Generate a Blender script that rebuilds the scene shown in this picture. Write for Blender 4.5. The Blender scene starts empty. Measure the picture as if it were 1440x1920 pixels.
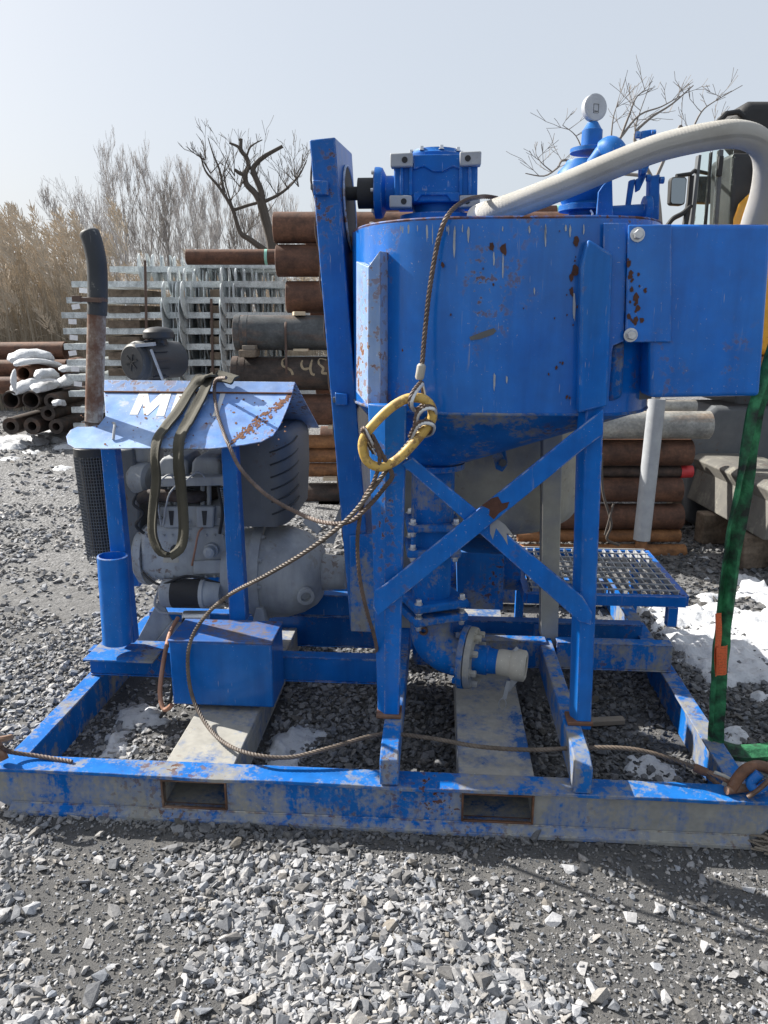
import bpy, bmesh, math, random
import numpy as np
from mathutils import Vector, Matrix, noise as mnoise

random.seed(7); rng = np.random.default_rng(7)
scene = bpy.context.scene
COL = scene.collection

# ------------------------------------------------------------------ camera, sky, sun, exposure
FPX, PITCH, CAMH = 1420.0, math.radians(14.6), 1.5
cam_d = bpy.data.cameras.new('camera'); cam = bpy.data.objects.new('camera', cam_d); COL.objects.link(cam)
cam.location = (0, 0, CAMH); cam.rotation_euler = (math.pi/2 - PITCH, 0, 0)
cam_d.sensor_fit = 'VERTICAL'; cam_d.sensor_height = 24; cam_d.lens = 24*FPX/1920
cam_d.clip_start = 0.05; cam_d.clip_end = 1000
scene.camera = cam

SUN_FROM = Vector((-1.3, 0.7, 1.12)).normalized()
elev = math.asin(SUN_FROM.z); azim = math.atan2(SUN_FROM.x, SUN_FROM.y)
world = bpy.data.worlds.new('World'); scene.world = world; world.use_nodes = True
wn, wl = world.node_tree.nodes, world.node_tree.links
wn.clear()
wo = wn.new('ShaderNodeOutputWorld'); bg = wn.new('ShaderNodeBackground')
sky = wn.new('ShaderNodeTexSky'); sky.sky_type = 'NISHITA'; sky.sun_disc = False
sky.sun_elevation = elev; sky.sun_rotation = azim
sky.air_density = 1.0; sky.dust_density = 4.0; sky.ozone_density = 1.0
mixw = wn.new('ShaderNodeMix'); mixw.data_type = 'RGBA'; mixw.inputs[0].default_value = 0.66
mixw.inputs[7].default_value = (6.3, 6.75, 7.35, 1)          # thin high overcast in front of the blue
wl.new(sky.outputs[0], mixw.inputs[6]); wl.new(mixw.outputs[2], bg.inputs[0])
bg.inputs[1].default_value = 0.060
wl.new(bg.outputs[0], wo.inputs[0])
sun_d = bpy.data.lights.new('sun', 'SUN'); sun_d.energy = 4.6; sun_d.angle = math.radians(0.6); sun_d.color = (1, .955, .88)
sun = bpy.data.objects.new('sun', sun_d); COL.objects.link(sun)
sun.rotation_euler = SUN_FROM.to_track_quat('Z', 'Y').to_euler(); sun.location = (-6, 3, 8)
scene.view_settings.view_transform = 'Standard'; scene.view_settings.look = 'None'
scene.view_settings.exposure = 1.12; scene.view_settings.gamma = 1.0
scene.render.engine = 'CYCLES'; scene.cycles.max_bounces = 6
scene.cycles.use_denoising = True

# ------------------------------------------------------------------ pixel rays of the 1440x1920 photograph -> real places
cF = Vector((0, math.cos(PITCH), -math.sin(PITCH))); cU = Vector((0, math.sin(PITCH), math.cos(PITCH))); cX = Vector((1, 0, 0))
CAM = Vector((0, 0, CAMH))
def ray(px, py): return cF + cX*((px-720)/FPX) - cU*((py-960)/FPX)
def W(px, py, Y):
    d = ray(px, py); return CAM + d*(Y/d.y)
def G(px, py, z=0.0):
    d = ray(px, py); return CAM + d*((z-CAMH)/d.z)
ga, gb = G(30, 1525), G(1400, 1590)
MO = (ga+gb)/2; uu = (gb-ga).normalized(); vv = Vector((-uu.y, uu.x, 0)); MROT = math.atan2(uu.y, uu.x)
def L(p): q = p-MO; return Vector((q.dot(uu), q.dot(vv), q.z))
CL = L(CAM)
def lray(px, py): d = ray(px, py); return Vector((d.dot(uu), d.dot(vv), d.z))
def P(px, py, v):                                   # machine-frame point on the plane v = const
    d = lray(px, py); return CL + d*((v-CL.y)/d.y)
def PZ(px, py, w):
    d = lray(px, py); return CL + d*((w-CL.z)/d.z)
def PL(px, py, p0, n):
    d = lray(px, py); return CL + d*((p0-CL).dot(n)/d.dot(n))
def M2W(p): return MO + uu*p.x + vv*p.y + Vector((0, 0, p.z))

# ------------------------------------------------------------------ materials
MATS = {}
class NT:
    def __init__(s, name):
        s.m = bpy.data.materials.new(name); s.m.use_nodes = True
        s.n = s.m.node_tree.nodes; s.l = s.m.node_tree.links
        s.b = s.n['Principled BSDF']; s.tc = s.n.new('ShaderNodeTexCoord'); MATS[name] = s.m
    def link(s, a, b): s.l.new(a, b)
    def mapping(s, scale=(1, 1, 1), loc=(0, 0, 0), src=None):
        m = s.n.new('ShaderNodeMapping'); m.inputs['Scale'].default_value = scale; m.inputs['Location'].default_value = loc
        s.link(src or s.tc.outputs['Object'], m.inputs[0]); return m.outputs[0]
    def noise(s, scale, detail=4, rough=.55, vec=None, dist=0):
        t = s.n.new('ShaderNodeTexNoise'); t.inputs['Scale'].default_value = scale; t.inputs['Detail'].default_value = detail
        t.inputs['Roughness'].default_value = rough; t.inputs['Distortion'].default_value = dist
        s.link(vec or s.tc.outputs['Object'], t.inputs['Vector']); return t.outputs['Fac']
    def voro(s, scale, vec=None, feat='F1', out='Distance'):
        t = s.n.new('ShaderNodeTexVoronoi'); t.inputs['Scale'].default_value = scale; t.feature = feat
        s.link(vec or s.tc.outputs['Object'], t.inputs['Vector']); return t.outputs[out]
    def ramp(s, x, stops, interp='LINEAR'):
        r = s.n.new('ShaderNodeValToRGB'); r.color_ramp.interpolation = interp
        e = r.color_ramp.elements
        while len(e) < len(stops): e.new(0.5)
        for i, (p, c) in enumerate(stops):
            e[i].position = p; e[i].color = c if len(c) == 4 else (*c, 1)
        s.link(x, r.inputs[0]); return r.outputs[0]
    def step(s, x, a, b): return s.ramp(x, [(a, (0, 0, 0)), (b, (1, 1, 1))])
    def math(s, op, a, b=None, clamp=False):
        m = s.n.new('ShaderNodeMath'); m.operation = op; m.use_clamp = clamp
        for i, q in enumerate((a, b)):
            if q is None: continue
            if isinstance(q, (int, float)): m.inputs[i].default_value = q
            else: s.link(q, m.inputs[i])
        return m.outputs[0]
    def mix(s, f, a, b, mode='MIX'):
        m = s.n.new('ShaderNodeMix'); m.data_type = 'RGBA'; m.blend_type = mode
        for i, q in ((0, f), (6, a), (7, b)):
            if isinstance(q, (int, float)): m.inputs[i].default_value = q
            elif isinstance(q, tuple): m.inputs[i].default_value = q if len(q) == 4 else (*q, 1)
            else: s.link(q, m.inputs[i])
        return m.outputs[2]
    def out(s, col=None, rough=None, metal=None, bump=None, bstr=.3, bdist=.01):
        for k, q in (('Base Color', col), ('Roughness', rough), ('Metallic', metal)):
            if q is None: continue
            if isinstance(q, (int, float)): s.b.inputs[k].default_value = q
            elif isinstance(q, tuple): s.b.inputs[k].default_value = (*q, 1)
            else: s.link(q, s.b.inputs[k])
        if bump is not None:
            b = s.n.new('ShaderNodeBump'); b.inputs['Strength'].default_value = bstr; b.inputs['Distance'].default_value = bdist
            s.link(bump, b.inputs['Height']); s.link(b.outputs[0], s.b.inputs['Normal'])
        return s.m

RUST = (.085, .03, .014)
def worn(name, base, chips=.5, residue=(.33, .31, .26), res=.0, fade=(.25, .42, .75), fadeamt=.25, rough=.42, streak=.5, rustcol=RUST, edge=0, rscale=6, spec=.35, dust=.0, dent=.35, dustcol=None):
    t = NT(name)
    big = t.noise(3.2, 3); mid = t.noise(14, 5, .6); fine = t.noise(70, 5, .65)
    col = t.mix(t.math('MULTIPLY', t.step(big, .42, .72), fadeamt), base, fade)
    var = t.ramp(mid, [(.25, (.78, .78, .8)), (.75, (1.12, 1.1, 1.08))])
    col = t.mix(1.0, col, var, 'MULTIPLY')
    if dust:
        dm = t.math('MULTIPLY', t.step(t.noise(2.4, 7, .68, t.mapping((1, 1, .7), (1, 8, 3))), .40, .74), dust)
        col = t.mix(dm, col, dustcol or residue)
        rs = t.ramp(t.noise(1, 4, .6, t.mapping((16, 16, 1.1), (2, 2, 2))), [(.32, (.80, .80, .82)), (.6, (1.06, 1.05, 1.04))])
        col = t.mix(1.0, col, rs, 'MULTIPLY')
    # pale run marks, stretched down the plate
    sv = t.mapping((55, 55, 3.2)); st = t.noise(1.0, 4, .6, sv)
    sm = t.math('MULTIPLY', t.step(st, .66, .74), t.step(t.noise(5, 2), .48, .62))
    col = t.mix(t.math('MULTIPLY', sm, streak), col, residue)
    # dried cement film
    rn = t.math('ADD', t.math('MULTIPLY', t.noise(rscale, 6, .7, t.mapping((1, 1, .8))), .62), t.math('MULTIPLY', fine, .18))
    rn = t.math('ADD', rn, t.math('MULTIPLY', t.noise(1, 5, .65, t.mapping((26, 26, 2.6), (4, 4, 1))), .20))
    thr = .645 - .3*res
    rmk = t.ramp(rn, [(thr-.01, (0, 0, 0)), (thr+.022, (.55, .55, .55)), (thr+.09, (1, 1, 1))])
    rcol = t.mix(t.noise(30, 4), tuple(c*.62 for c in residue), tuple(min(1, c*1.2) for c in residue))
    col = t.mix(t.math('MULTIPLY', rmk, .93 if res > 0 else 0), col, rcol)
    # chips down to rust, clustered
    ch = t.noise(46, 5, .62); cl = t.step(t.noise(4.5, 3, .6, t.mapping((1, 1, .6), (3, 1, 7))), .62-.18*chips, .78-.12*chips)
    chm = t.math('MULTIPLY', t.step(ch, .6-.06*chips, .615-.06*chips), cl)
    halo = t.math('MULTIPLY', t.step(ch, .55-.06*chips, .6-.06*chips), cl)
    col = t.mix(t.math('MULTIPLY', halo, .35), col, residue)
    rc = t.mix(t.noise(120, 3), tuple(c*.5 for c in rustcol), tuple(c*1.7 for c in rustcol))
    col = t.mix(chm, col, rc)
    # grit specks and hairline scratches
    sp = t.math('MULTIPLY', t.step(t.noise(150, 2), .70, .73), t.step(t.noise(7, 3), .42, .6))
    col = t.mix(t.math('MULTIPLY', sp, .55), col, tuple(min(1, c*1.7) for c in residue))
    sc_ = t.math('MULTIPLY', t.step(t.noise(1, 2, .5, t.mapping((220, 220, 14), (5, 5, 5))), .70, .73), t.step(t.noise(6, 2, .5, t.mapping((1, 1, 1), (9, 2, 4))), .52, .6))
    col = t.mix(t.math('MULTIPLY', sc_, .45), col, tuple(min(1, c*1.5) for c in residue))
    if edge:
        bv = t.n.new('ShaderNodeBevel'); bv.samples = 3; bv.inputs['Radius'].default_value = .006
        gm = t.n.new('ShaderNodeNewGeometry'); dt_ = t.n.new('ShaderNodeVectorMath'); dt_.operation = 'DOT_PRODUCT'
        t.link(bv.outputs[0], dt_.inputs[0]); t.link(gm.outputs['Normal'], dt_.inputs[1])
        em = t.math('MULTIPLY', t.step(t.math('SUBTRACT', 1.0, dt_.outputs['Value']), .02, .12), t.step(t.noise(22, 4, .65), .44, .56))
        ec = t.mix(t.step(t.noise(33, 3), .45, .6), tuple(min(1, c*1.35) for c in residue), rc)
        col = t.mix(t.math('MULTIPLY', em, edge), col, ec)
    ro = t.math('ADD', t.math('MULTIPLY', mid, .25), rough-.1)
    ro = t.math('ADD', ro, t.math('MULTIPLY', t.math('MAXIMUM', chm, rmk if res > 0 else chm), .35), True)
    bh = t.math('SUBTRACT', t.math('ADD', t.math('MULTIPLY', fine, .12), t.math('MULTIPLY', t.noise(5, 2), dent*3)), t.math('MULTIPLY', chm, .45))
    t.out(col, ro, 0.0, bh, .4, .006)
    t.b.inputs['Specular IOR Level'].default_value = spec
    return t.m

BLUE = (.001, .140, .57)
BF = dict(fade=(.012, .21, .58), spec=.10, dust=.4, dustcol=(.05, .19, .42))
worn('blue_paint', BLUE, **BF, edge=.75, chips=.45, fadeamt=.12, streak=.6)
worn('blue_frame', (.001, .130, .52), **BF, edge=.9, chips=.4, fadeamt=.12, streak=.45, res=.12)
worn('blue_shaded', (.001, .100, .40), **BF, edge=.8, chips=.5, fadeamt=.1, streak=.3, res=.08)  # frame blue darkened: shade on low, occluded parts put into the colour
worn('blue_worn', (.003, .118, .45), **BF, edge=.75, chips=.55, res=.48, streak=.5, fadeamt=.2, residue=(.27, .26, .225), rough=.55)
worn('blue_dusty', (.003, .115, .44), **BF, chips=.7, res=.44, streak=.6, fadeamt=.2, residue=(.25, .245, .22), rough=.6, edge=.5)
worn('blue_faded_lit', (.13, .29, .64), dust=.45, chips=.9, res=.2, edge=.8, fade=(.36, .51, .74), fadeamt=.8, rough=.4, residue=(.52, .52, .46), rustcol=(.17, .07, .03), streak=.3)  # faded hood paint; also the sunlit blue of the left stiffener
worn('cement_grey', (.37, .355, .295), chips=.3, res=.25, residue=(.42, .40, .33), fade=(.10, .16, .30), fadeamt=.7, rough=.75)
worn('beam_worn', (.003, .115, .44), **BF, chips=.7, res=.62, streak=.7, fadeamt=.25, residue=(.33, .32, .275), rough=.6, edge=.8, rscale=1.7)
worn('fork_dust', (.02, .10, .30), chips=.3, res=.72, edge=.4, streak=.6, residue=(.36, .345, .30), fade=(.2, .25, .33), fadeamt=.6, rough=.75)
worn('lid_worn', (.006, .085, .32), chips=.8, res=.5, residue=(.15, .115, .09), rough=.6, edge=.9, rscale=4)
worn('trough_steel', (.15, .145, .13), chips=.6, res=.35, residue=(.27, .26, .22), fade=(.09, .09, .09), fadeamt=.6, rough=.7)
worn('rim_rust', (.02, .10, .36), chips=1.3, res=.55, residue=(.15, .07, .04), rscale=9)
worn('cast_blue', (.003, .112, .42), spec=.2, fade=(.05, .20, .48), chips=.3, edge=.6, fadeamt=.35, res=.08, residue=(.34, .37, .40), rough=.45)
worn('white_paint', (.72, .73, .70), chips=.6, res=.0, fade=(.45, .5, .6), fadeamt=.3)
worn('cast_grey', (.38, .41, .43), dust=.3, chips=.45, res=.25, residue=(.31, .30, .27), fade=(.15, .16, .17), fadeamt=.6, rough=.6, rustcol=(.12, .06, .035))
worn('dark_grey_metal', (.11, .12, .13), chips=.25, res=.12, residue=(.2, .19, .17), fade=(.12, .12, .12), fadeamt=.5, rough=.55)
worn('black_plastic', (.03, .032, .035), chips=0, res=.05, residue=(.17, .17, .16), fade=(.07, .07, .07), fadeamt=.5, rough=.5, streak=.2)
worn('exhaust_paint', (.36, .33, .29), chips=1.0, res=.62, residue=(.15, .075, .05), fade=(.3, .27, .24), fadeamt=.5, rough=.7, rustcol=(.13, .05, .028))
worn('exhaust_boot', (.035, .04, .047), chips=0, res=.25, residue=(.35, .34, .31), fade=(.08, .085, .09), fadeamt=.6, rough=.6, streak=.8)
worn('yellow_link', (.60, .39, .085), chips=1.05, res=.0, fade=(.66, .48, .18), fadeamt=.5, rough=.45, streak=0, rustcol=(.10, .03, .015))
worn('machine_yellow', (.75, .36, .03), chips=0, res=.02, fade=(.8, .45, .08), fadeamt=.3, rough=.4, streak=0)
worn('galvanised_worn', (.36, .38, .40), chips=.15, res=.15, residue=(.5, .5, .47), fade=(.28, .29, .3), fadeamt=.5, rough=.5, streak=.3)
worn('old_wood', (.27, .235, .19), chips=.2, res=.2, residue=(.38, .35, .29), fade=(.18, .15, .12), fadeamt=.7, rough=.85, rustcol=(.1, .075, .05))
worn('pale_steel', (.45, .43, .37), chips=.4, res=.2, residue=(.6, .58, .52), fade=(.28, .27, .25), fadeamt=.6, rough=.6)
for k_ in ('blue_paint', 'blue_frame', 'blue_shaded'):
    b_ = MATS[k_].node_tree.nodes['Principled BSDF']; b_.inputs['Coat Weight'].default_value = .75 if k_ == 'blue_paint' else .3; b_.inputs['Coat Roughness'].default_value = .16

def pipe_mat(name, c1, c2, c3, rough=.75):
    t = NT(name)
    info = t.n.new('ShaderNodeObjectInfo')
    off = t.n.new('ShaderNodeVectorMath'); off.operation = 'ADD'
    sc = t.math('MULTIPLY', info.outputs['Random'], 37.0)
    cmb = t.n.new('ShaderNodeCombineXYZ'); t.link(sc, cmb.inputs[0]); t.link(sc, cmb.inputs[1])
    t.link(t.tc.outputs['Object'], off.inputs[0]); t.link(cmb.outputs[0], off.inputs[1])
    v = off.outputs[0]
    vs = t.mapping((2.0, 9, 9), src=v)
    a = t.noise(1.0, 6, .65, vs); b = t.noise(9, 5, .6, v); c = t.noise(60, 4, .6, v)
    col = t.ramp(a, [(.3, c1), (.5, c2), (.72, c3)])
    col = t.mix(t.step(b, .45, .75), col, tuple(x*.55 for x in c1))
    col = t.mix(1.0, col, t.ramp(c, [(.3, (.75, .75, .75)), (.7, (1.2, 1.2, 1.2))]), 'MULTIPLY')
    t.out(col, rough, 0, c, .35, .004)
pipe_mat('rust_brown', (.075, .037, .024), (.13, .060, .036), (.20, .092, .050))
pipe_mat('rust_orange', (.17, .075, .032), (.28, .125, .048), (.38, .18, .072))
pipe_mat('rust_dark', (.03, .024, .021), (.06, .045, .038), (.12, .065, .042))
pipe_mat('pipe_steel', (.05, .055, .058), (.085, .09, .092), (.16, .085, .05), .55)
pipe_mat('pipe_grey', (.24, .245, .24), (.34, .33, .30), (.33, .19, .09), .5)
pipe_mat('galvanised', (.50, .54, .55), (.60, .64, .65), (.68, .72, .72), .42)
MATS['galvanised'].node_tree.nodes['Principled BSDF'].inputs['Metallic'].default_value = .1
pipe_mat('dunnage_wood', (.10, .072, .05), (.17, .13, .095), (.25, .2, .15), .9)
pipe_mat('cable_rust', (.075, .048, .036), (.125, .085, .066), (.20, .15, .12), .6)
pipe_mat('cable_bright', (.075, .055, .042), (.12, .092, .07), (.19, .155, .12), .55)
pipe_mat('hook_rust', (.08, .04, .025), (.16, .075, .04), (.30, .24, .19), .65)

def simple(name, col, rough=.6, metal=0, nscale=20, var=.25, bump=.25, bdist=.004):
    t = NT(name); n = t.noise(nscale, 5, .6)
    c = t.mix(n, tuple(x*(1-var) for x in col), tuple(min(1, x*(1+var)) for x in col))
    t.out(c, rough, metal, t.noise(nscale*4, 4), bump, bdist); return t
simple('bolt_steel', (.55, .56, .57), .32, .7)
simple('bright_steel', (.62, .63, .63), .3, .6)
simple('rubber_black', (.022, .022, .023), .7)
simple('bark', (.085, .072, .062), .9, nscale=8)
simple('bark_pale', (.22, .20, .185), .9, nscale=8)
simple('twig_haze', (.34, .32, .31), .9)  # distance haze on the far trees put into the twig colour
simple('reed_stalk', (.28, .24, .185), .85, nscale=3, var=.45)
simple('reed_plume', (.47, .40, .315), .95, nscale=4, var=.4)
simple('red_plastic', (.55, .035, .04), .45)
simple('band_green', (.28, .58, .48), .5)
simple('strap_steel', (.10, .06, .045), .6)
simple('copper_cable', (.33, .17, .11), .5)
simple('brick_wood', (.55, .45, .32), .85, nscale=15)
simple('tag_white', (.75, .75, .78), .6)
simple('chalk', (.33, .26, .17), .9, nscale=60, var=.5)
simple('rust_flake', (.16, .068, .032), .9, nscale=60, var=.6)
simple('drip_white', (.36, .39, .42), .85, nscale=40, var=.4)
simple('rust_spot', (.075, .032, .022), .9, nscale=60, var=.6)
simple('glove_leather', (.46, .27, .13), .7)
simple('gauge_face', (.42, .44, .47), .4)

t = NT('orange_tag'); ln = t.n.new('ShaderNodeTexWave'); ln.wave_type = 'BANDS'; ln.bands_direction = 'Z'
ln.inputs['Scale'].default_value = 62; t.link(t.tc.outputs['Object'], ln.inputs[0])
txt = t.math('MULTIPLY', t.step(ln.outputs['Fac'], .62, .7), t.step(t.noise(210, 2), .47, .53))
t.out(t.mix(t.math('MULTIPLY', txt, .6), (.62, .12, .035), (.1, .025, .015)), .55, 0, t.noise(40, 3), .3, .003)

t = NT('olive_webbing'); wv = t.n.new('ShaderNodeTexWave'); wv.bands_direction = 'X'; wv.inputs['Scale'].default_value = 90
t.link(t.tc.outputs['UV'], wv.inputs[0])
n1 = t.noise(18, 4); n2 = t.noise(160, 3)
t.out(t.mix(n1, (.030, .028, .020), (.085, .078, .055)), .85, 0, t.math('ADD', t.math('MULTIPLY', wv.outputs['Fac'], .5), n2), .5, .003)
t = NT('green_sling'); n1 = t.noise(16, 5, .6); n2 = t.noise(140, 3)
c = t.ramp(n1, [(.36, (.010, .018, .014)), (.5, (.014, .11, .045)), (.68, (.045, .27, .11))])
t.out(c, .7, 0, t.math('ADD', t.noise(30, 3), t.math('MULTIPLY', n2, .4)), .6, .008)
t = NT('hose_fabric'); br = t.n.new('ShaderNodeTexWave'); br.bands_direction = 'DIAGONAL'; br.inputs['Scale'].default_value = 1
uvm = t.mapping((260, 22, 1), src=t.tc.outputs['UV']); br.inputs['Distortion'].default_value = .6; t.link(uvm, br.inputs[0])
dn = t.noise(7, 5, .6)
t.out(t.mix(t.step(dn, .45, .75), (.66, .64, .59), (.50, .475, .42)), .75, 0, br.outputs['Fac'], .8, .003)

t = NT('snow'); n = t.noise(25, 6, .65); d = t.step(t.noise(30, 6, .75), .52, .66)
t.out(t.mix(t.math('MULTIPLY', d, .55), (.54, .555, .58), (.24, .24, .25)), .6, 0, n, .6, .02)
t.b.inputs['Subsurface Weight'].default_value = .25; t.b.inputs['Subsurface Radius'].default_value = (.03, .03, .035); t.b.inputs['Subsurface Scale'].default_value = .3

t = NT('glass'); t.out((.88, .97, .93), .02); t.b.inputs['Transmission Weight'].default_value = 1.0; t.b.inputs['IOR'].default_value = 1.1
t = NT('mirror_glass'); t.out((.25, .28, .30), .08, .9)

t = NT('stone'); at = t.n.new('ShaderNodeAttribute'); at.attribute_name = 'tone'
fn = t.noise(130, 4, .6); ps = t.noise(28, 3)
c = t.mix(1.0, at.outputs['Color'], t.ramp(fn, [(.3, (.72, .72, .74)), (.7, (1.2, 1.2, 1.18))]), 'MULTIPLY')
c = t.mix(t.math('MULTIPLY', t.step(ps, .58, .7), .35), c, (.17, .17, .175))
t.out(c, .85, 0, fn, .35, .003)

t = NT('ground'); v1 = t.voro(55, out='Color'); vd = t.voro(55); nbig = t.noise(.9, 4); nm = t.noise(8, 5, .6); nf = t.noise(170, 5, .7)
dirt = t.mix(nf, (.045, .045, .047), (.135, .134, .132))
dirt = t.mix(t.math('MULTIPLY', t.step(nm, .5, .75), .5), dirt, (.19, .18, .165))
gr = t.ramp(t.n.new('ShaderNodeSeparateColor').outputs[0] if False else v1, [(.2, (.07, .07, .073)), (.6, (.19, .19, .195)), (.9, (.34, .34, .345))])
sxyz = t.n.new('ShaderNodeSeparateXYZ'); t.link(t.tc.outputs['Object'], sxyz.inputs[0])
far = t.step(t.math('DIVIDE', sxyz.outputs[1], 20.0), .14, .30)
dirt = t.mix(t.math('MULTIPLY', far, .8), dirt, t.mix(nf, (.14, .14, .138), (.27, .268, .26)))
c = t.mix(t.math('MULTIPLY', far, t.ramp(nbig, [(.35, (.45, .45, .45)), (.65, (1, 1, 1))])), dirt, gr)
t.out(c, .93, 0, t.math('ADD', t.math('MULTIPLY', nf, .6), t.math('MULTIPLY', t.math('MULTIPLY', vd, far), -1.6)), .8, .012)

# ------------------------------------------------------------------ mesh builder
class MB:
    def __init__(s): s.v = []; s.f = []; s.sm = []
    def add(s, vs, fs, smooth=False):
        o = len(s.v); s.v += [tuple(q) for q in vs]
        for f in fs: s.f.append(tuple(o+i for i in f)); s.sm.append(smooth)
        return s
    def box(s, c, size, rz=0, mat=None):
        c = Vector(c); h = [x/2 for x in size]
        R = mat or Matrix.Rotation(rz, 3, 'Z')
        vs = [c + R @ Vector((sx*h[0], sy*h[1], sz*h[2])) for sx in (-1, 1) for sy in (-1, 1) for sz in (-1, 1)]
        return s.add(vs, [(0, 1, 3, 2), (4, 6, 7, 5), (0, 4, 5, 1), (2, 3, 7, 6), (0, 2, 6, 4), (1, 5, 7, 3)])
    def box2(s, a, b):
        a, b = Vector(a), Vector(b); return s.box((a+b)/2, [abs(x) for x in (b-a)])
    def prism(s, pts, ext):
        n = len(pts); ext = Vector(ext); pts = [Vector(p) for p in pts]
        vs = pts + [p+ext for p in pts]
        fs = [tuple(range(n)), tuple(range(2*n-1, n-1, -1))] + [(i, i+n, (i+1) % n + n, (i+1) % n) for i in range(n)]
        return s.add(vs, fs)
    def px(s, pts, v0, v1):                          # outline on the plane v0, carried straight back to v1
        return s.prism([P(x, y, v0) for x, y in pts], (0, v1-v0, 0))
    def loft(s, a, b, smooth=False):
        n = len(a); return s.add(list(a)+list(b), [tuple(range(n)), tuple(range(2*n-1, n-1, -1))] + [(i, i+n, (i+1) % n+n, (i+1) % n) for i in range(n)], smooth)
    def bar(s, p0, p1, w, h, up=(0, 0, 1)):
        p0, p1 = Vector(p0), Vector(p1); d = (p1-p0).normalized(); up = Vector(up)
        x = d.cross(up).normalized(); z = x.cross(d)
        sec = [x*(w/2*a)+z*(h/2*b) for a, b in ((-1, -1), (1, -1), (1, 1), (-1, 1))]
        return s.loft([p0+q for q in sec], [p1+q for q in sec])
    def tube(s, path, r, n=10, caps=True, star=0, twist=0.0, flat=1.0, closed=False, flatdir=None, smooth=True):
        path = [Vector(p) for p in path]; m = len(path)
        rr = r if isinstance(r, (list, tuple)) else [r]*m
        if len(rr) != m: rr = list(np.interp(np.linspace(0, 1, m), np.linspace(0, 1, len(rr)), rr))
        T = []
        for i in range(m):
            if closed: d = path[(i+1) % m]-path[i-1]
            else: d = path[min(i+1, m-1)]-path[max(i-1, 0)]
            T.append(d.normalized() if d.length > 1e-9 else Vector((0, 0, 1)))
        nrm = T[0].orthogonal().normalized() if flatdir is None else None
        vs = []; ph = 0.0
        for i in range(m):
            if flatdir is not None:
                fd = Vector(flatdir); nrm = (fd - T[i]*fd.dot(T[i])).normalized()
            elif i > 0:
                nrm = (T[i-1].rotation_difference(T[i])) @ nrm
                nrm = (nrm - T[i]*nrm.dot(T[i])).normalized()
            bn = T[i].cross(nrm)
            if i > 0: ph += (path[i]-path[i-1]).length*twist
            for k in range(n):
                a = 2*math.pi*k/n; q = rr[i]
                if star: q *= 1 + .16*math.cos(star*a+math.pi)
                vs.append(path[i] + nrm*(math.cos(a+ph)*q*flat) + bn*(math.sin(a+ph)*q))
        fs = []
        for i in range(m if closed else m-1):
            j = (i+1) % m
            for k in range(n): fs.append((i*n+k, i*n+(k+1) % n, j*n+(k+1) % n, j*n+k))
        s.add(vs, fs, smooth)
        if caps and not closed: s.add(vs[:n], [tuple(range(n-1, -1, -1))]); s.add(vs[-n:], [tuple(range(n))])
        return s
    def lathe(s, p0, axis, prof, n=24, smooth=True, cap=True):
        p0 = Vector(p0); ax = Vector(axis).normalized(); x = ax.orthogonal().normalized(); y = ax.cross(x)
        vs = []
        for h, r in prof:
            for k in range(n):
                a = 2*math.pi*k/n; vs.append(p0 + ax*h + (x*math.cos(a)+y*math.sin(a))*r)
        fs = [(i*n+k, i*n+(k+1) % n, (i+1)*n+(k+1) % n, (i+1)*n+k) for i in range(len(prof)-1) for k in range(n)]
        s.add(vs, fs, smooth)
        if cap: s.add(vs[:n], [tuple(range(n-1, -1, -1))]); s.add(vs[-n:], [tuple(range(n))])
        return s
    def cyl(s, p0, p1, r, n=20, r2=None):
        p0, p1 = Vector(p0), Vector(p1); return s.lathe(p0, p1-p0, [(0, r), ((p1-p0).length, r if r2 is None else r2)], n)
    def pipe(s, p0, p1, ro, ri, n=24):
        p0, p1 = Vector(p0), Vector(p1); h = (p1-p0).length
        return s.lathe(p0, p1-p0, [(0, ri), (0, ro), (h, ro), (h, ri), (0, ri)], n, cap=False)
    def hexbolt(s, p, axis, r, h):
        p = Vector(p); ax = Vector(axis).normalized()
        s.lathe(p, ax, [(0, r*1.45), (h*.22, r*1.45)], 14); return s.lathe(p+ax*h*.22, ax, [(0, r), (h*.7, r), (h*.8, r*.86)], 6, smooth=False)
    def build(s, name, mat, parent=None, bevel=0, angle=35, seg=2):
        me = bpy.data.meshes.new(name); me.from_pydata(s.v, [], s.f)
        me.polygons.foreach_set('use_smooth', s.sm)
        bm = bmesh.new(); bm.from_mesh(me); bmesh.ops.recalc_face_normals(bm, faces=bm.faces); bm.to_mesh(me); bm.free()
        me.set_sharp_from_angle(angle=math.radians(angle))
        me.materials.append(MATS[mat]); o = bpy.data.objects.new(name, me); COL.objects.link(o)
        if parent: o.parent = parent
        if bevel:
            b = o.modifiers.new('bevel', 'BEVEL'); b.width = bevel; b.segments = seg; b.limit_method = 'ANGLE'; b.angle_limit = math.radians(40)
            b.harden_normals = False
        return o

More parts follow.
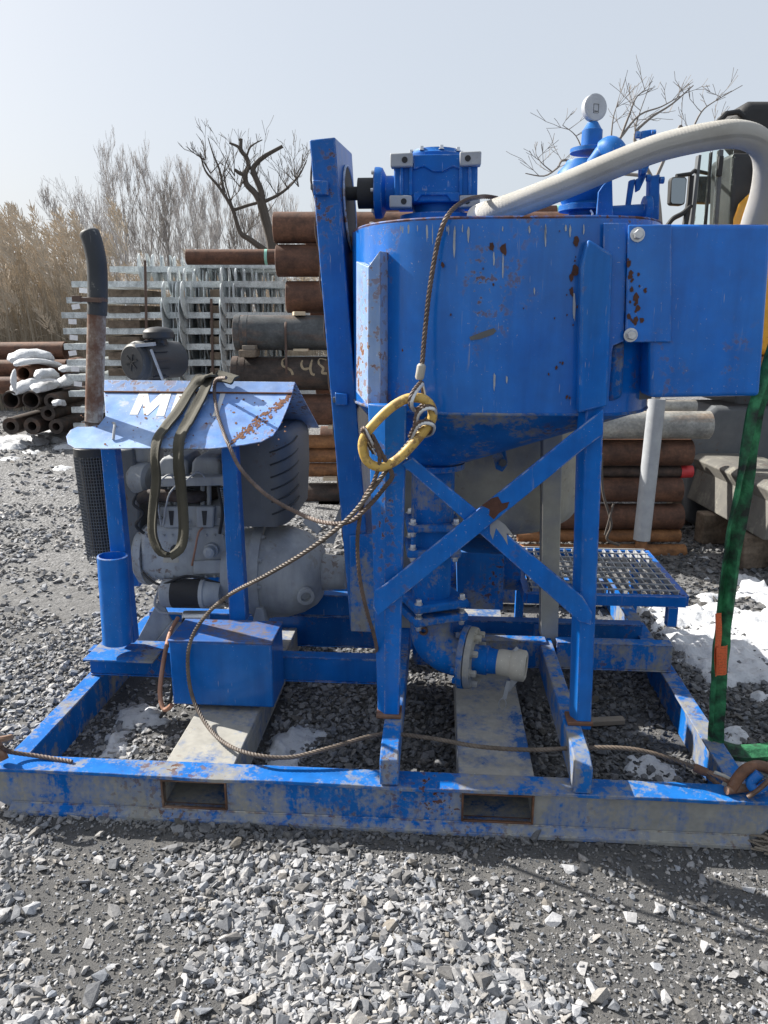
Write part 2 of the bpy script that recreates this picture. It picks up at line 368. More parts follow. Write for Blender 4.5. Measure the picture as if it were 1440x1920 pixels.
def smooth_path(pts, k=8, closed=False):
    pts = [Vector(p) for p in pts]; n = len(pts); out = []
    for i in range(n if closed else n-1):
        if closed: p = [pts[(i+j-1) % n] for j in range(4)]
        else: p = [pts[max(i-1, 0)], pts[i], pts[i+1], pts[min(i+2, n-1)]]
        for j in range(k):
            t = j/k
            out.append(.5*((2*p[1]) + (p[2]-p[0])*t + (2*p[0]-5*p[1]+4*p[2]-p[3])*t*t + (3*p[1]-p[0]-3*p[2]+p[3])*t**3))
    if not closed: out.append(pts[-1])
    return out
def resample(path, step):
    out = [path[0]]; acc = 0
    for a, b in zip(path, path[1:]):
        d = (b-a).length
        while acc + d >= step and d > 1e-9:
            t = (step-acc)/d; a = a.lerp(b, t); out.append(a.copy()); d = (b-a).length; acc = 0
        acc += d
    out.append(path[-1]); return out
def tag(o, label, cat, group=None, kind=None):
    if label: o['label'] = label
    if cat: o['category'] = cat
    if group: o['group'] = group
    if kind: o['kind'] = kind
    return o
def empty(name, loc=(0, 0, 0), rz=0, label=None, cat=None, group=None):
    o = bpy.data.objects.new(name, None); COL.objects.link(o); o.location = loc; o.rotation_euler = (0, 0, rz); o.empty_display_size = .1
    return tag(o, label, cat, group)
def sign(a): return (a > 0)-(a < 0)

# ------------------------------------------------------------------ ground, gravel, snow
mb = MB(); mb.add([(-250, -60, 0), (250, -60, 0), (250, 400, 0), (-250, 400, 0)], [(0, 1, 2, 3)])
o = mb.build('ground', 'ground'); tag(o, 'dark grey crushed stone yard surface', None, kind='structure')

def hull_variants(k, npts):
    out = []
    for _ in range(k):
        bm = bmesh.new()
        if rng.random() < .22:
            for sx in (-1, 1):
                for sy in (-1, 1):
                    for sz in (-1, 1): bm.verts.new(Vector((sx, sy, sz))*.62+Vector(rng.normal(0, .21, 3)))
        else: 
          for q in range(npts):
            d = Vector(rng.normal(size=3)).normalized(); bm.verts.new(d*(.75+.5*rng.random()))
        r = bmesh.ops.convex_hull(bm, input=bm.verts)
        loose = [v for v in bm.verts if not v.link_faces]
        bmesh.ops.delete(bm, geom=loose, context='VERTS'); bm.verts.index_update()
        out.append((np.array([v.co[:] for v in bm.verts]), np.array([[v.index for v in f.verts] for f in bm.faces])))
        bm.free()
    return out
def fbm(x, y, s, seed=0): return mnoise.noise(Vector((x*s+seed*17.3, y*s-seed*9.1, seed*3.7)))
def scatter(name, pts, rad, variants, zsq, tone, sink=.15):
    n = len(pts); V = []; F = []; T = []; base = 0
    vid = rng.integers(0, len(variants), n)
    for j, (vs, fs) in enumerate(variants):
        sel = np.where(vid == j)[0]; m = len(sel)
        if not m: continue
        a = rng.random(m)*2*np.pi; tx = rng.normal(0, .35, m); ty = rng.normal(0, .35, m)
        el = np.stack([.85+.5*rng.random(m), .7+.4*rng.random(m), zsq*(.7+.6*rng.random(m))], 1)*rad[sel][:, None]
        loc = vs[None]*el[:, None, :]
        cx, sx = np.cos(tx)[:, None], np.sin(tx)[:, None]; cy, sy = np.cos(ty)[:, None], np.sin(ty)[:, None]; cz, sz = np.cos(a)[:, None], np.sin(a)[:, None]
        x, y, z = loc[..., 0], loc[..., 1], loc[..., 2]
        y, z = y*cx-z*sx, y*sx+z*cx; x, z = x*cy+z*sy, -x*sy+z*cy; x, y = x*cz-y*sz, x*sz+y*cz
        zz = el[:, 2]*(.9-2*sink*rng.random(m))
        p = np.stack([x+pts[sel, 0][:, None], y+pts[sel, 1][:, None], z+(pts[sel, 2]+zz)[:, None]], -1)
        V.append(p.reshape(-1, 3)); k = len(vs)
        F.append((fs[None]+(base+np.arange(m)*k)[:, None, None]).reshape(-1, 3)); base += m*k
        T.append(np.repeat(tone[sel], k, axis=0))
    V = np.concatenate(V); F = np.concatenate(F); T = np.concatenate(T)
    me = bpy.data.meshes.new(name); me.vertices.add(len(V)); me.vertices.foreach_set('co', V.astype(np.float32).ravel())
    me.loops.add(F.size); me.loops.foreach_set('vertex_index', F.astype(np.int32).ravel())
    me.polygons.add(len(F)); me.polygons.foreach_set('loop_start', np.arange(0, F.size, 3, dtype=np.int32))
    me.polygons.foreach_set('use_smooth', np.zeros(len(F), dtype=bool)); me.update(calc_edges=True)
    ca = me.color_attributes.new('tone', 'FLOAT_COLOR', 'POINT')
    ca.data.foreach_set('color', np.concatenate([T, np.ones((len(T), 1))], 1).astype(np.float32).ravel())
    me.materials.append(MATS['stone']); ob = bpy.data.objects.new(name, me); COL.objects.link(ob); return ob
VAR = hull_variants(24, 11); VARS = hull_variants(8, 6)
def fines(x, y):
    # bare packed fines: right foreground, wheel track far left
    q = .55*fbm(x, y, 1.6, 1) + .35*fbm(x, y, 4.2, 2) + .2*fbm(x, y, 9, 3)
    q += .16*fbm(x, y, 24, 4)
    q += .62*max(0, 1-abs(x-.62-.5*(1.7-y))/.55)*max(0, 1-abs(y-1.62)/.38) - .12
    if y < 1.95: q += .42*max(0, min(1, (x-.12)/.45))*max(0, min(1, (1.95-y)/.1))
    q += .55*max(0, 1-((x+.72)/.22)**2-((y-1.9)/.06)**2)
    if x < .1 and y < 1.95: q -= .10
    if y > 3.2: q += .30*math.exp(-((x+2.1+.15*(y-4))/.6)**2)
    return q
def gen(n, y0, y1, rmed, smax, dens):
    pts = []; rad = []
    ys = np.sqrt(rng.random(n)*(y1**2-y0**2)+y0**2) if y0 > 1.5 else y0+rng.random(n)*(y1-y0)
    xs = (rng.random(n)*2-1)*(ys*.60+.30); rs = np.clip(rmed*np.exp(rng.normal(0, .52, n)), .0032, smax)
    for x, y, r in zip(xs, ys, rs):
        q = fines(x, y)
        k = 1.0 if q < -.08 else max(.12, 1-(q+.08)*3.2)
        if rng.random() > k: continue
        if q > .12: r *= .8
        if y > 5.6 and 1.2 > x > -2.2: continue
        h = max(0, -q)*.012*(1 if y < 2.6 else .4)
        pts.append((x, y, h*rng.random())); rad.append(r)
    return np.array(pts), np.array(rad)
def tones(n, lo=.16, hi=.42):
    b = lo+(hi-lo)*rng.random(n)**1.1; w = rng.normal(0, .012, n)
    return np.stack([b+w, b+w*.4, b*1.02-w*.5], 1).clip(.03, .7)
def shade_damp(p, t_):                                       # shade by the machine, plus some melt-water damp, darkened into the stone colour
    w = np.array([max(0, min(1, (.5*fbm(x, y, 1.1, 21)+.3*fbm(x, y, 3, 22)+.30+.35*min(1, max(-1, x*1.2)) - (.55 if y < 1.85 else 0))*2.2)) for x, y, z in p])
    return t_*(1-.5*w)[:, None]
sets = [gen(78000, 1.15, 2.15, .0054, .023, 0), gen(44000, 2.1, 3.6, .0072, .02, 0), gen(21000, 3.6, 6.2, .0112, .026, 0), gen(12000, 6.2, 11.5, .015, .034, 0)]
nb_ = 620; by = 1.2+rng.random(nb_)**1.2*3.0; bxx = (rng.random(nb_)*2-1)*(by*.6+.3)
sets.append((np.stack([bxx, by, np.zeros(nb_)], 1), np.clip(.0150*np.exp(rng.normal(0, .28, nb_)), .011, .031)))
pts = np.concatenate([s[0] for s in sets]); rad = np.concatenate([s[1] for s in sets])
gv = scatter('gravel', pts, rad, VAR, .52, shade_damp(pts, tones(len(pts), .12, .39))); tag(gv, 'loose grey crushed stone covering the yard', 'gravel', kind='stuff')
n = 36000; ys = 1.15+rng.random(n)**1.3*2.2; xs = (rng.random(n)*2-1)*(ys*.6+.3)
gp = np.stack([xs, ys, np.zeros(n)], 1)
gt = scatter('grit', gp, np.clip(.0026*np.exp(rng.normal(0, .45, n)), .0012, .006), VARS, .7, tones(n, .06, .24)); tag(gt, 'fine stone grit between the larger gravel', 'grit', kind='stuff')

def inside(p, poly):
    c = False; j = len(poly)-1
    for i in range(len(poly)):
        a, b = poly[i], poly[j]
        if (a[1] > p[1]) != (b[1] > p[1]) and p[0] < (b[0]-a[0])*(p[1]-a[1])/(b[1]-a[1])+a[0]: c = not c
        j = i
    return c
def sdist(p, poly):
    d = 1e9
    for i in range(len(poly)):
        a, b = Vector(poly[i]), Vector(poly[i-1]); ab = b-a; t = max(0, min(1, (Vector(p)-a).dot(ab)/max(ab.length_squared, 1e-9)))
        d = min(d, (Vector(p)-a-ab*t).length)
    return d if inside(p, poly) else -d
def snow(pxs, h, step, label, wob=.05, seed=0, holes=0.0, zbase=0.0, group=None):
    poly = [G(x, y).xy for x, y in pxs]
    x0, x1 = min(p.x for p in poly)-.1, max(p.x for p in poly)+.1; y0, y1 = min(p.y for p in poly)-.1, max(p.y for p in poly)+.1
    nx, ny = int((x1-x0)/step)+2, int((y1-y0)/step)+2
    vs = []; keep = []
    for j in range(ny):
        for i in range(nx):
            x, y = x0+i*step, y0+j*step
            d = sdist((x, y), poly) + wob*fbm(x, y, 7, seed) + wob*.7*fbm(x, y, 17, seed+1) + wob*.3*fbm(x, y, 41, seed+2)
            if holes: d = min(d, holes*(-.06+fbm(x, y, 2.6, seed+5)*.7+fbm(x, y, 6.5, seed+6)*.45+fbm(x, y, 15, seed+7)*.2))
            s = max(0, min(1, d/(h*1.6)))
            z = h*math.sqrt(s)*(.6+.5*fbm(x, y, 9, seed+3)+.55*fbm(x, y, 24, seed+4)) + (.010*fbm(x, y, 55, seed+8) if s > 0 else 0)
            vs.append((x, y, (max(z, .004) if s > 0 else -.012)+zbase)); keep.append(d > -.015)
    fs = []
    for j in range(ny-1):
        for i in range(nx-1):
            q = (j*nx+i, j*nx+i+1, (j+1)*nx+i+1, (j+1)*nx+i)
            if any(keep[k] for k in q): fs.append(q)
    used = sorted({k for f in fs for k in f}); mp = {k: i for i, k in enumerate(used)}
    m = MB(); m.add([vs[k] for k in used], [tuple(mp[k] for k in f) for f in fs], True)
    return tag(m.build('snow_patch', 'snow', angle=180), label, 'snow', group)
snow([(215, 1330), (262, 1322), (300, 1352), (272, 1362), (248, 1380), (236, 1412), (208, 1432), (178, 1430), (184, 1385), (205, 1372)], .05, .011, 'elongated snow patch on gravel left of the blue battery box', .045, 1)
snow([(515, 1378), (560, 1365), (602, 1376), (598, 1392), (566, 1405), (556, 1440), (505, 1442), (487, 1410)], .05, .011, 'small snow patch on gravel right of the left fork tube', .05, 2)
snow([(1165, 1425), (1200, 1412), (1245, 1425), (1290, 1447), (1262, 1476), (1235, 1480), (1190, 1462)], .028, .011, 'grey melting snow patch behind the right end of the front skid beam', .05, 3, .12)
snow([(1262, 1060), (1300, 1045), (1360, 1052), (1440, 1050), (1520, 1060), (1520, 1250), (1440, 1330), (1400, 1310), (1330, 1290), (1268, 1230), (1225, 1190), (1205, 1150), (1290, 1140), (1255, 1100)], .045, .020, 'large broken snow field beside the green sling and grating step', .10, 4, .34)
snow([(1372, 1412), (1420, 1412), (1425, 1435), (1400, 1450), (1372, 1440)], .05, .012, 'small clean snow lump beside the rusty shackle', .02, 5)
snow([(1355, 1370), (1385, 1362), (1410, 1385), (1395, 1398), (1365, 1396)], .025, .012, 'thin grey snow scrap right of the green sling foot', .03, 6, .1)
snow([(-60, 832), (40, 822), (95, 812), (160, 806), (185, 812), (160, 826), (95, 832), (30, 842), (-60, 846)], .10, .05, 'long snow strip at the foot of the left pipe pile', .12, 7)
snow([(100, 834), (140, 830), (140, 842), (105, 842)], .05, .04, 'small snow scrap in front of the left snow strip', .08, 8)
for k, (x, y) in enumerate([(55, 848), (20, 860), (115, 878)]):
    snow([(x-16, y), (x, y-4), (x+18, y-1), (x+10, y+4), (x-12, y+3)], .03, .03, ['thin snow scrap on the gravel track, nearest the pipe pile', 'thin snow scrap on the gravel track at the left edge', 'thin snow scrap on the gravel left of the wire fan guard'][k], .05, 9+k)

# ------------------------------------------------------------------ the grout plant on its skid
root = empty('grout_plant', MO, MROT, 'blue skid-mounted grout plant with hopper, diesel engine and worn steel skid', 'machine')
def R(px, py, r, v): return (P(px+r, py, v)-P(px, py, v)).length
def part(name, mb, mat, parent=root, bevel=.003, label=None, **k):
    o = mb.build(name, mat, parent, bevel, **k)
    if label: o['label'] = label
    return o
def bolt(p, axis, r=.008, h=.01, parent=root, mat='bolt_steel', name='bolt'):
    return MB().hexbolt(p, axis, r, h).build(name, mat, parent)

BH = .158                                            # skid beam height
UL, UR = -1.19, 1.19
p1a, p1b = P(300, 1457, 0), P(420, 1513, 0); p2a, p2b = P(870, 1493, 0), P(997, 1545, 0)
zl, zh = .042, .128
def web(m, u0, u1, v0=.018, v1=.030, z0=.004, z1=BH-.01): return m.box2((u0, v0, z0), (u1, v1, z1))
mb = MB()
# web with two fork openings; ends cut up like sledge runners
mb.prism([(UL-.05, .018, BH-.01), (p1a.x, .018, BH-.01), (p1a.x, .018, .004), (UL+.07, .018, .004), (UL-.05, .018, .075)], (0, .012, 0))
web(mb, p1b.x, p2a.x)
mb.prism([(p2b.x, .018, BH-.01), (UR+.02, .018, BH-.01), (UR+.02, .018, .085), (UR-.03, .018, .05), (UR-.075, .018, .004), (p2b.x, .018, .004)], (0, .012, 0))
for a, b in ((p1a.x, p1b.x), (p2a.x, p2b.x)):
    web(mb, a, b, z1=zl); web(mb, a, b, z0=zh)
fb = part('front_skid_beam', mb, 'beam_worn', bevel=0)
# gently dented top flange and bottom toe
def strip(v0, v1, z0, z1, u0, u1, dent, n=60):
    m = MB(); secs = []
    for i in range(n+1):
        u = u0+(u1-u0)*i/n; dz = dent*mnoise.noise(Vector((u*4.5, 3.1, z0*9))); dv = dent*1.5*mnoise.noise(Vector((u*3.5, 9.1, z1*5)))
        secs.append([Vector((u, v0+dv, z0+dz)), Vector((u, v1, z0)), Vector((u, v1, z1)), Vector((u, v0+dv, z1+dz))])
    vs = [q for s in secs for q in s]; fs = [(i*4+k, i*4+(k+1) % 4, i*4+4+(k+1) % 4, i*4+4+k) for i in range(n) for k in range(4)]
    m.add(vs, fs); m.add(secs[0], [(3, 2, 1, 0)]); m.add(secs[-1], [(0, 1, 2, 3)]); return m
part('top_flange', strip(-.006, .075, BH-.012, BH, UL-.05, UR+.04, .005), 'blue_worn', fb, bevel=.002)
m = strip(-.012, .017, .002, .016, UL+.07, UR-.08, .002)
m.prism([(UL+.07, .017, .016), (UR-.08, .017, .016), (UR-.08, .017, .034), (UL+.07, .017, .034)], (0, -.004, 0))
m.loft([Vector((UL+.07, -.010, .016)), Vector((UL+.07, .013, .016)), Vector((UL+.07, .013, .032))], [Vector((UR-.08, -.010, .016)), Vector((UR-.08, .013, .016)), Vector((UR-.08, .013, .032))])
part('bottom_flange', m, 'beam_worn', fb, bevel=.002)
for a, b in ((p1a.x, p1b.x), (p2a.x, p2b.x)):       # rims round the openings and the tubes behind them
    m = MB(); e = .006
    for q in ((a-e, a, zl-e, zh+e), (b, b+e, zl-e, zh+e), (a, b, zl-e, zl), (a, b, zh, zh+e)): m.box2((q[0], .010, q[2]), (q[1], .036, q[3]))
    part('pocket_rim', m, 'hook_rust', fb, bevel=.002)
    m = MB(); tk = .008; v1 = 1.45
    m.box2((a-.014, .037, zh), (b+.014, v1, zh+tk+.012)); m.box2((a-.014, .037, zl-.02), (b+.014, v1, zl-.02+tk))
    m.box2((a-.014, .037, zl-.011), (a-.005, v1, zh-.001)); m.box2((b+.005, .037, zl-.011), (b+.014, v1, zh-.001))
    ft = part('fork_tube', m, 'fork_dust', bevel=.006)
# side rails, angle section seen from inside
for u, nm in ((-1.115, 'l'), (1.095, 'r')):
    m = MB(); s = 1 if u < 0 else -1
    m.box2((u-.03, .08, BH-.008), (u+.03, 1.9, BH)); m.box2((u-s*.0+(-.006), .082, .004), (u+.006, 1.9, BH-.0085))
    part('side_rail', m, 'blue_worn', bevel=.002)
# cross beams
def channel(u0, u1, v, z0, z1, fl=.05, name='cross_beam', mat='blue_worn'):
    m = MB(); m.box2((u0, v, z0+.006), (u1, v+.008, z1-.006)); m.box2((u0, v-.004, z1-.0055), (u1, v+fl, z1)); m.box2((u0, v-.004, z0), (u1, v+fl, z0+.0055))
    return part(name, m, mat, bevel=.002)
channel(-1.13, .0, .62, BH+.002, BH+.105, mat='blue_shaded')
channel(.66, 1.10, .80, BH+.002, BH+.115, mat='blue_worn')
channel(.10, .62, .80, BH+.002, BH+.115, mat='blue_worn')
channel(-1.10, 1.08, 1.15, .06, BH+.05, mat='blue_shaded')
channel(-1.10, 1.08, 1.85, .02, BH, mat='blue_worn')
channel(-.62, -.05, 1.02, BH+.1, BH+.20, mat='blue_shaded', name='engine_bearer')
# longitudinal tubes carrying the hopper legs
for a in ((712, 747), (1078, 1112)):
    q0, q1 = P(a[0], 1440, .0), P(a[1], 1440, .0)
    m = MB(); zt = .262
    m.prism([(q0.x, -.004, BH+.001), (q0.x, -.004, zt-.02), (q0.x, .05, zt), (q0.x, 1.0, zt), (q0.x, 1.0, BH+.001)], (q1.x-q0.x, 0, 0))
    part('longitudinal_tube', m, 'blue_worn', bevel=.004)
# hopper legs: folded plate, ridge to the front
def leg(bot, top, vb, vt, mat='blue_frame'):
    def sec(l, r, k, y, v):
        a, b, c = P(l, y, v+.03), P(r, y, v), P(k, y, v)
        z = b.z
        return [Vector((a.x, v+.03, z)), Vector((b.x, v, z)), Vector((c.x, v, z)), Vector((c.x, v+.055, z)), Vector((a.x, v+.055, z))]
    m = MB(); m.loft(sec(*bot, vb), sec(*top, vt)); return m
lg = part('hopper_leg', leg((708, 721, 748, 1343), (690, 722, 762, 760), .20, .20), 'blue_frame')
lg2 = part('hopper_leg', leg((1068, 1082, 1108, 1368), (1085, 1100, 1133, 760), .20, .20), 'blue_frame')
for (l, r, y), par in (((705, 752, 1346), lg), ((1064, 1112, 1370), lg2)):
    a, b = P(l, y, .19), P(r, y, .19)
    m = MB(); m.box2((a.x, .192, .263), (b.x, .262, .276)); part('foot_plate', m, 'hook_rust', par, bevel=.003)
# upper stiffeners on the hopper
m = MB()
A = [P(668, 490, .36), P(690, 500, .27), P(712, 470, .27)]; B = [P(668, 735, .36), P(690, 762, .27), P(713, 775, .27)]
m.add([A[0], A[1], A[2], B[0], B[1], B[2]] + [q+Vector((.02, .05, 0)) for q in A+B], [(0, 1, 4, 3), (1, 2, 5, 4), (6, 9, 10, 7), (7, 10, 11, 8), (0, 3, 9, 6), (2, 8, 11, 5), (0, 6, 7, 1), (1, 7, 8, 2), (3, 4, 10, 9), (4, 5, 11, 10)])
part('hopper_stiffener', m, 'blue_faded_lit', bevel=.002)  # sunlight on this stiffener put into its paler blue
m = MB()
fr = [(1090, 500), (1103, 448), (1150, 476), (1140, 762), (1085, 775)]
m.prism([P(x, y, .188) for x, y in fr], (0, .05, 0)); part('hopper_stiffener', m, 'blue_frame', bevel=.006)
# crossed braces, flat bar
def flat(quad, v, t=.01, name='brace', mat='blue_frame'):
    m = MB(); m.px(quad, v, v+t); return part(name, m, mat, bevel=.002)
b1 = flat([(702, 1108), (722, 1096), (1098, 793), (1131, 768), (1131, 815), (1100, 838), (708, 1155), (700, 1140)], .168, .012)
b2 = flat([(753, 871), (773, 858), (1093, 1119), (1111, 1150), (1108, 1172), (1086, 1166)], .182, .012)
m = MB(); jag = [(903, 948), (922, 934), (934, 931), (941, 944), (955, 941), (951, 952), (936, 962), (926, 974), (917, 966), (918, 955)]
m.px(jag, .1668, .1676); part('bare_rust_patch', m, 'rust_spot', b1, bevel=0)
m = MB(); m.px([(918, 972), (926, 968), (948, 985), (962, 1003), (950, 1000), (952, 1022), (944, 1008), (930, 990), (924, 1012), (919, 1000)], .1806, .1815); part('cement_splash', m, 'cement_grey', b2, bevel=0)

# hopper shell
HZ0, HZ1 = 1.222, 1.752
outl = [(-.105, .72), (-.10, .60), (-.07, .48), (-.02, .375), (.06, .295), (.15, .25), (.26, .232), (.45, .232), (.60, .236), (.70, .262), (.77, .32), (.82, .42), (.84, .55), (.84, .72), (.82, .86), (.74, 1.0), (.6, 1.09), (.4, 1.12), (.2, 1.11), (.05, 1.04), (-.05, .92), (-.095, .82)]
def dense(o, k=3): return [q for q in smooth_path([Vector((a, b, 0)) for a, b in o], k, True)]
ring = dense(outl); n = len(ring)
def shell_ring(z, f=1.0, c=(.37, .68)): return [Vector((c[0]+(q.x-c[0])*f, c[1]+(q.y-c[1])*f, z)) for q in ring]
m = MB()
r0, r1, r2, r3 = shell_ring(HZ0), shell_ring(HZ1), shell_ring(HZ1, .985), shell_ring(HZ0+.02, .985)
m.add(r0+r1+r2+r3, [(a*n+i, a*n+(i+1) % n, (a+1)*n+(i+1) % n, (a+1)*n+i) for a in range(3) for i in range(n)], True)
m.add(shell_ring(HZ1-.05, .984), [tuple(range(n))])
hop = part('hopper_shell', m, 'blue_paint', bevel=0, angle=40)
co = P(818, 866, .58); rc = .085
top = shell_ring(HZ0); bot = []
for q in top:
    a = math.atan2(q.y-.68, q.x-.37); bot.append(Vector((co.x+rc*math.cos(a), co.y+rc*math.sin(a), co.z)))
m = MB(); m.add([q*1.0 for q in top]+bot, [(i, (i+1) % n, n+(i+1) % n, n+i) for i in range(n)], True)
part('hopper_cone', m, 'blue_dusty', bevel=0, angle=60)
# runs of old cement and bare spots on the shell
def spot(px, py, r, v=.2285, mat='rust_spot', tall=1.4, seed=0):
    m = MB(); q = []
    for k in range(11):
        a = 2*math.pi*k/11; rr = r*(.65+.6*random.random()); q.append((px+rr*math.cos(a)*.8, py+rr*tall*math.sin(a)))
    m.px(q, v, v+.0025); return part('paint_chip' if mat == 'rust_spot' else 'cement_run', m, mat, hop, bevel=0)
for x, y, r in ((922, 462, 7), (945, 468, 8), (1079, 508, 9), (1072, 520, 6), (1072, 545, 5), (1081, 452, 7), (830, 497, 4)): spot(x, y, r)
for x, y, w, h in ((878, 440, 3, 30), (852, 452, 3, 45), (943, 500, 2, 46), (926, 486, 2, 20), (1002, 545, 2, 14), (927, 714, 3, 28), (950, 712, 2, 14), (1077, 575, 3, 50)):
    spot(x, y, w, mat='drip_white', tall=h/w/1.6)
for k in range(16):
    x = 745+random.random()*360; w = 1.2+1.3*random.random(); h = 8+38*random.random()**2; spot(x, 421+h*.55+3*random.random(), w, v=.2287, mat='drip_white', tall=h/w/1.5)
for k in range(30):
    x = random.choice((random.uniform(750, 1120), random.gauss(1078, 14))); spot(x, random.uniform(425, 760), 1.2+2.2*random.random()**2, v=.2287)
m = MB(); m.tube([q+Vector((0, 0, 0)) for q in shell_ring(HZ1+.001, .993)], .0048, 6, closed=True); part('hopper_rim', m, 'rim_rust', hop, bevel=0)
m = MB(); m.tube([q+Vector((0, 0, .003*mnoise.noise(q*40))) for q in shell_ring(HZ0+.002, 1.001)], .0045, 6, closed=True); part('weld_seam', m, 'blue_dusty', hop, bevel=0)
m = MB(); m.px([(880, 632), (905, 622), (926, 615), (931, 620), (925, 627), (900, 636), (882, 638)], .2290, .2315); part('scuff_mark', m, 'dark_grey_metal', hop, bevel=0)
# sheath plate and box tank on the right
m = MB(); m.px([(1132, 418), (1177, 418), (1170, 640), (1150, 648), (1126, 772)], .222, .232); part('side_plate', m, 'blue_paint', bevel=.002)
m = MB(); m.px([(1148, 646), (1172, 640), (1168, 745), (1140, 756)], .245, .30); part('side_pipe', m, 'blue_dusty', bevel=.01)
m = MB(); m.px([(1164, 638), (1222, 638), (1222, 748), (1160, 752)], .32, .34); part('recess_plate', m, 'dark_grey_metal', bevel=.002)
m = MB(); m.px([(1178, 421), (1260, 421), (1260, 642), (1172, 642)], .205, .213); bk = part('bracket_plate', m, 'blue_paint', bevel=.004)
for x, y in ((1195, 440), (1182, 628)): bolt(P(x, y, .2045), (0, -1, 0), .013, .02, bk)
bx = [(1216, 420), (1449, 420), (1425, 743), (1218, 746)]
m = MB(); m.px(bx, .214, .66); bt = part('box_tank', m, 'blue_paint', bevel=.012, seg=3)
m = MB()
for k in range(26):
    x = 1184+random.gauss(6, 9); y = 480+random.random()*135; r = 2+4*random.random()
    q = [(x+r*(.5+random.random()*.7)*math.cos(a), y+r*1.5*(.5+random.random()*.7)*math.sin(a)) for a in np.linspace(0, 2*math.pi, 9)[:-1]]
    m.px(q, .2028+.00002*k, .2044)
ch = part('paint_chips', m, 'rust_spot', bk, bevel=0); ch['kind'] = 'stuff'

# outlet column under the cone
cc = P(812, 900, .58); cu = cc.x; cvv = .58
def zc(py): return P(812, py, .58).z
rp = R(812, 950, 40, .58)
m = MB(); m.cyl((cu, cvv, zc(865)), (cu, cvv, zc(983)), rp, 32); col = part('outlet_pipe', m, 'blue_dusty', bevel=0)
def sqflange(y0, y1, half, name='square_flange', rot=.0, cu=cu):
    m = MB(); m.box((cu, cvv, (zc(y0)+zc(y1))/2), (2*half, 2*half, abs(zc(y0)-zc(y1))), rot); f = part(name, m, 'blue_dusty', bevel=.008)
    for sx in (-1, 1):
        for sy in (-1, 1):
            q = Matrix.Rotation(rot, 3, 'Z') @ Vector((sx*(half-.02), sy*(half-.02), 0))
            bolt((cu+q.x, cvv+q.y, max(zc(y0), zc(y1))-.001), (0, 0, 1), .010, .018, f); bolt((cu+q.x, cvv+q.y, min(zc(y0), zc(y1))+.001), (0, 0, -1), .010, .018, f)
    return f
hf = R(812, 1000, 50, .58)
m = MB(); m.lathe((cu, cvv, zc(876)), (0, 0, 1), [(0, rc*1.25), (.018, rc*1.25)], 28); part('collar', m, 'blue_dusty', bevel=.003)
sqflange(972, 986, hf, rot=.1); sqflange(1018, 1032, hf, rot=.1)
m = MB(); m.cyl((cu, cvv, zc(986)), (cu, cvv, zc(1019)), rp*.86, 28); part('valve_body', m, 'blue_dusty', bevel=0)
for sx in (-1, 1):
    for sy in (-1, 1):
        q = Matrix.Rotation(.1, 3, 'Z') @ Vector((sx*(hf-.02), sy*(hf-.02), 0)); m = MB(); m.cyl((cu+q.x, cvv+q.y, zc(1022)), (cu+q.x, cvv+q.y, zc(980)), .007, 10); part('tie_rod', m, 'blue_dusty', bevel=0)
m = MB(); m.cyl((cu, cvv, zc(1032)), (cu, cvv, zc(1118)), rp*.93, 32); part('lower_pipe', m, 'blue_dusty', bevel=0)
sqflange(1113, 1128, hf*1.1, rot=.42); sqflange(1138, 1152, hf*1.1, rot=.42)
# elbow
rp2 = rp*1.0; z_el = zc(1208); path = []
bend = .085; ctr = Vector((cu+bend+.02, cvv, zc(1150)-.06))
for k in range(11):
    a = math.pi + (math.pi/2)*k/10
    path.append(Vector((ctr.x+(bend+.02)*math.cos(a)*1.0, cvv-.035*k/10, ctr.z+bend*math.sin(a))))
path = [Vector((cu, cvv, zc(1148)))]+path+[Vector((P(868, 1225, .54).x, cvv-.04, path[-1].z))]
m = MB(); m.tube(path, rp2, 28); elb = part('elbow', m, 'blue_dusty', bevel=0)
ez = path[-1].z; ex = path[-1].x; ev = cvv-.04; ax = Vector((.97, -.24, -.02)).normalized()
e0 = Vector((ex, ev, ez))
rf = R(885, 1225, 60, .54)
m = MB(); m.lathe(e0-ax*.005, ax, [(0, rf*.97), (.003, rf), (.02, rf), (.022, rf*.97)], 30); fl1 = part('round_flange', m, 'blue_dusty', bevel=0)
m = MB(); m.lathe(e0+ax*.020, ax, [(0, rf*.97), (.003, rf*.98), (.022, rf*.97)], 30); fl2 = part('round_flange', m, 'cement_grey', bevel=0)
xa = ax.orthogonal().normalized(); ya = ax.cross(xa)
for k in range(8):
    a = 2*math.pi*k/8+.2; q = e0+(xa*math.cos(a)+ya*math.sin(a))*rf*.78
    bolt(q+ax*.041, ax, .012, .024, fl2, 'cement_grey'); bolt(q-ax*.004, -ax, .012, .02, fl1, 'blue_dusty')
m = MB(); m.lathe(e0+ax*.04, ax, [(0, .052), (.05, .052), (.052, .046), (.11, .04), (.12, .04)], 24); part('reducer', m, 'blue_dusty', bevel=0)
m = MB(); m.lathe(e0+ax*.125, ax, [(0, .044), (.012, .047), (.045, .047), (.05, .052), (.068, .056), (.095, .054), (.10, .046), (.098, .036), (.05, .036), (.045, .0)], 20); cp = part('camlock_coupling', m, 'pale_steel', bevel=0)
for s in (-1, 1):
    m = MB(); q = e0+ax*.19+Vector((0, 0, s*.052)); m.bar(q, q+ax*-.03+Vector((0, 0, -.05*(s < 0)))+ax*.02*(s > 0)+Vector((0, 0, .006*(s > 0))), .022, .010, (0, 1, 0)); part('camlock_ear', m, 'galvanised_worn', cp, bevel=.002)
m = MB(); q = e0+ax*.165+Vector((0, -.01, -.06)); m.bar(q, q+Vector((-.012, 0, -.07)), .014, .006, (0, 1, 0))
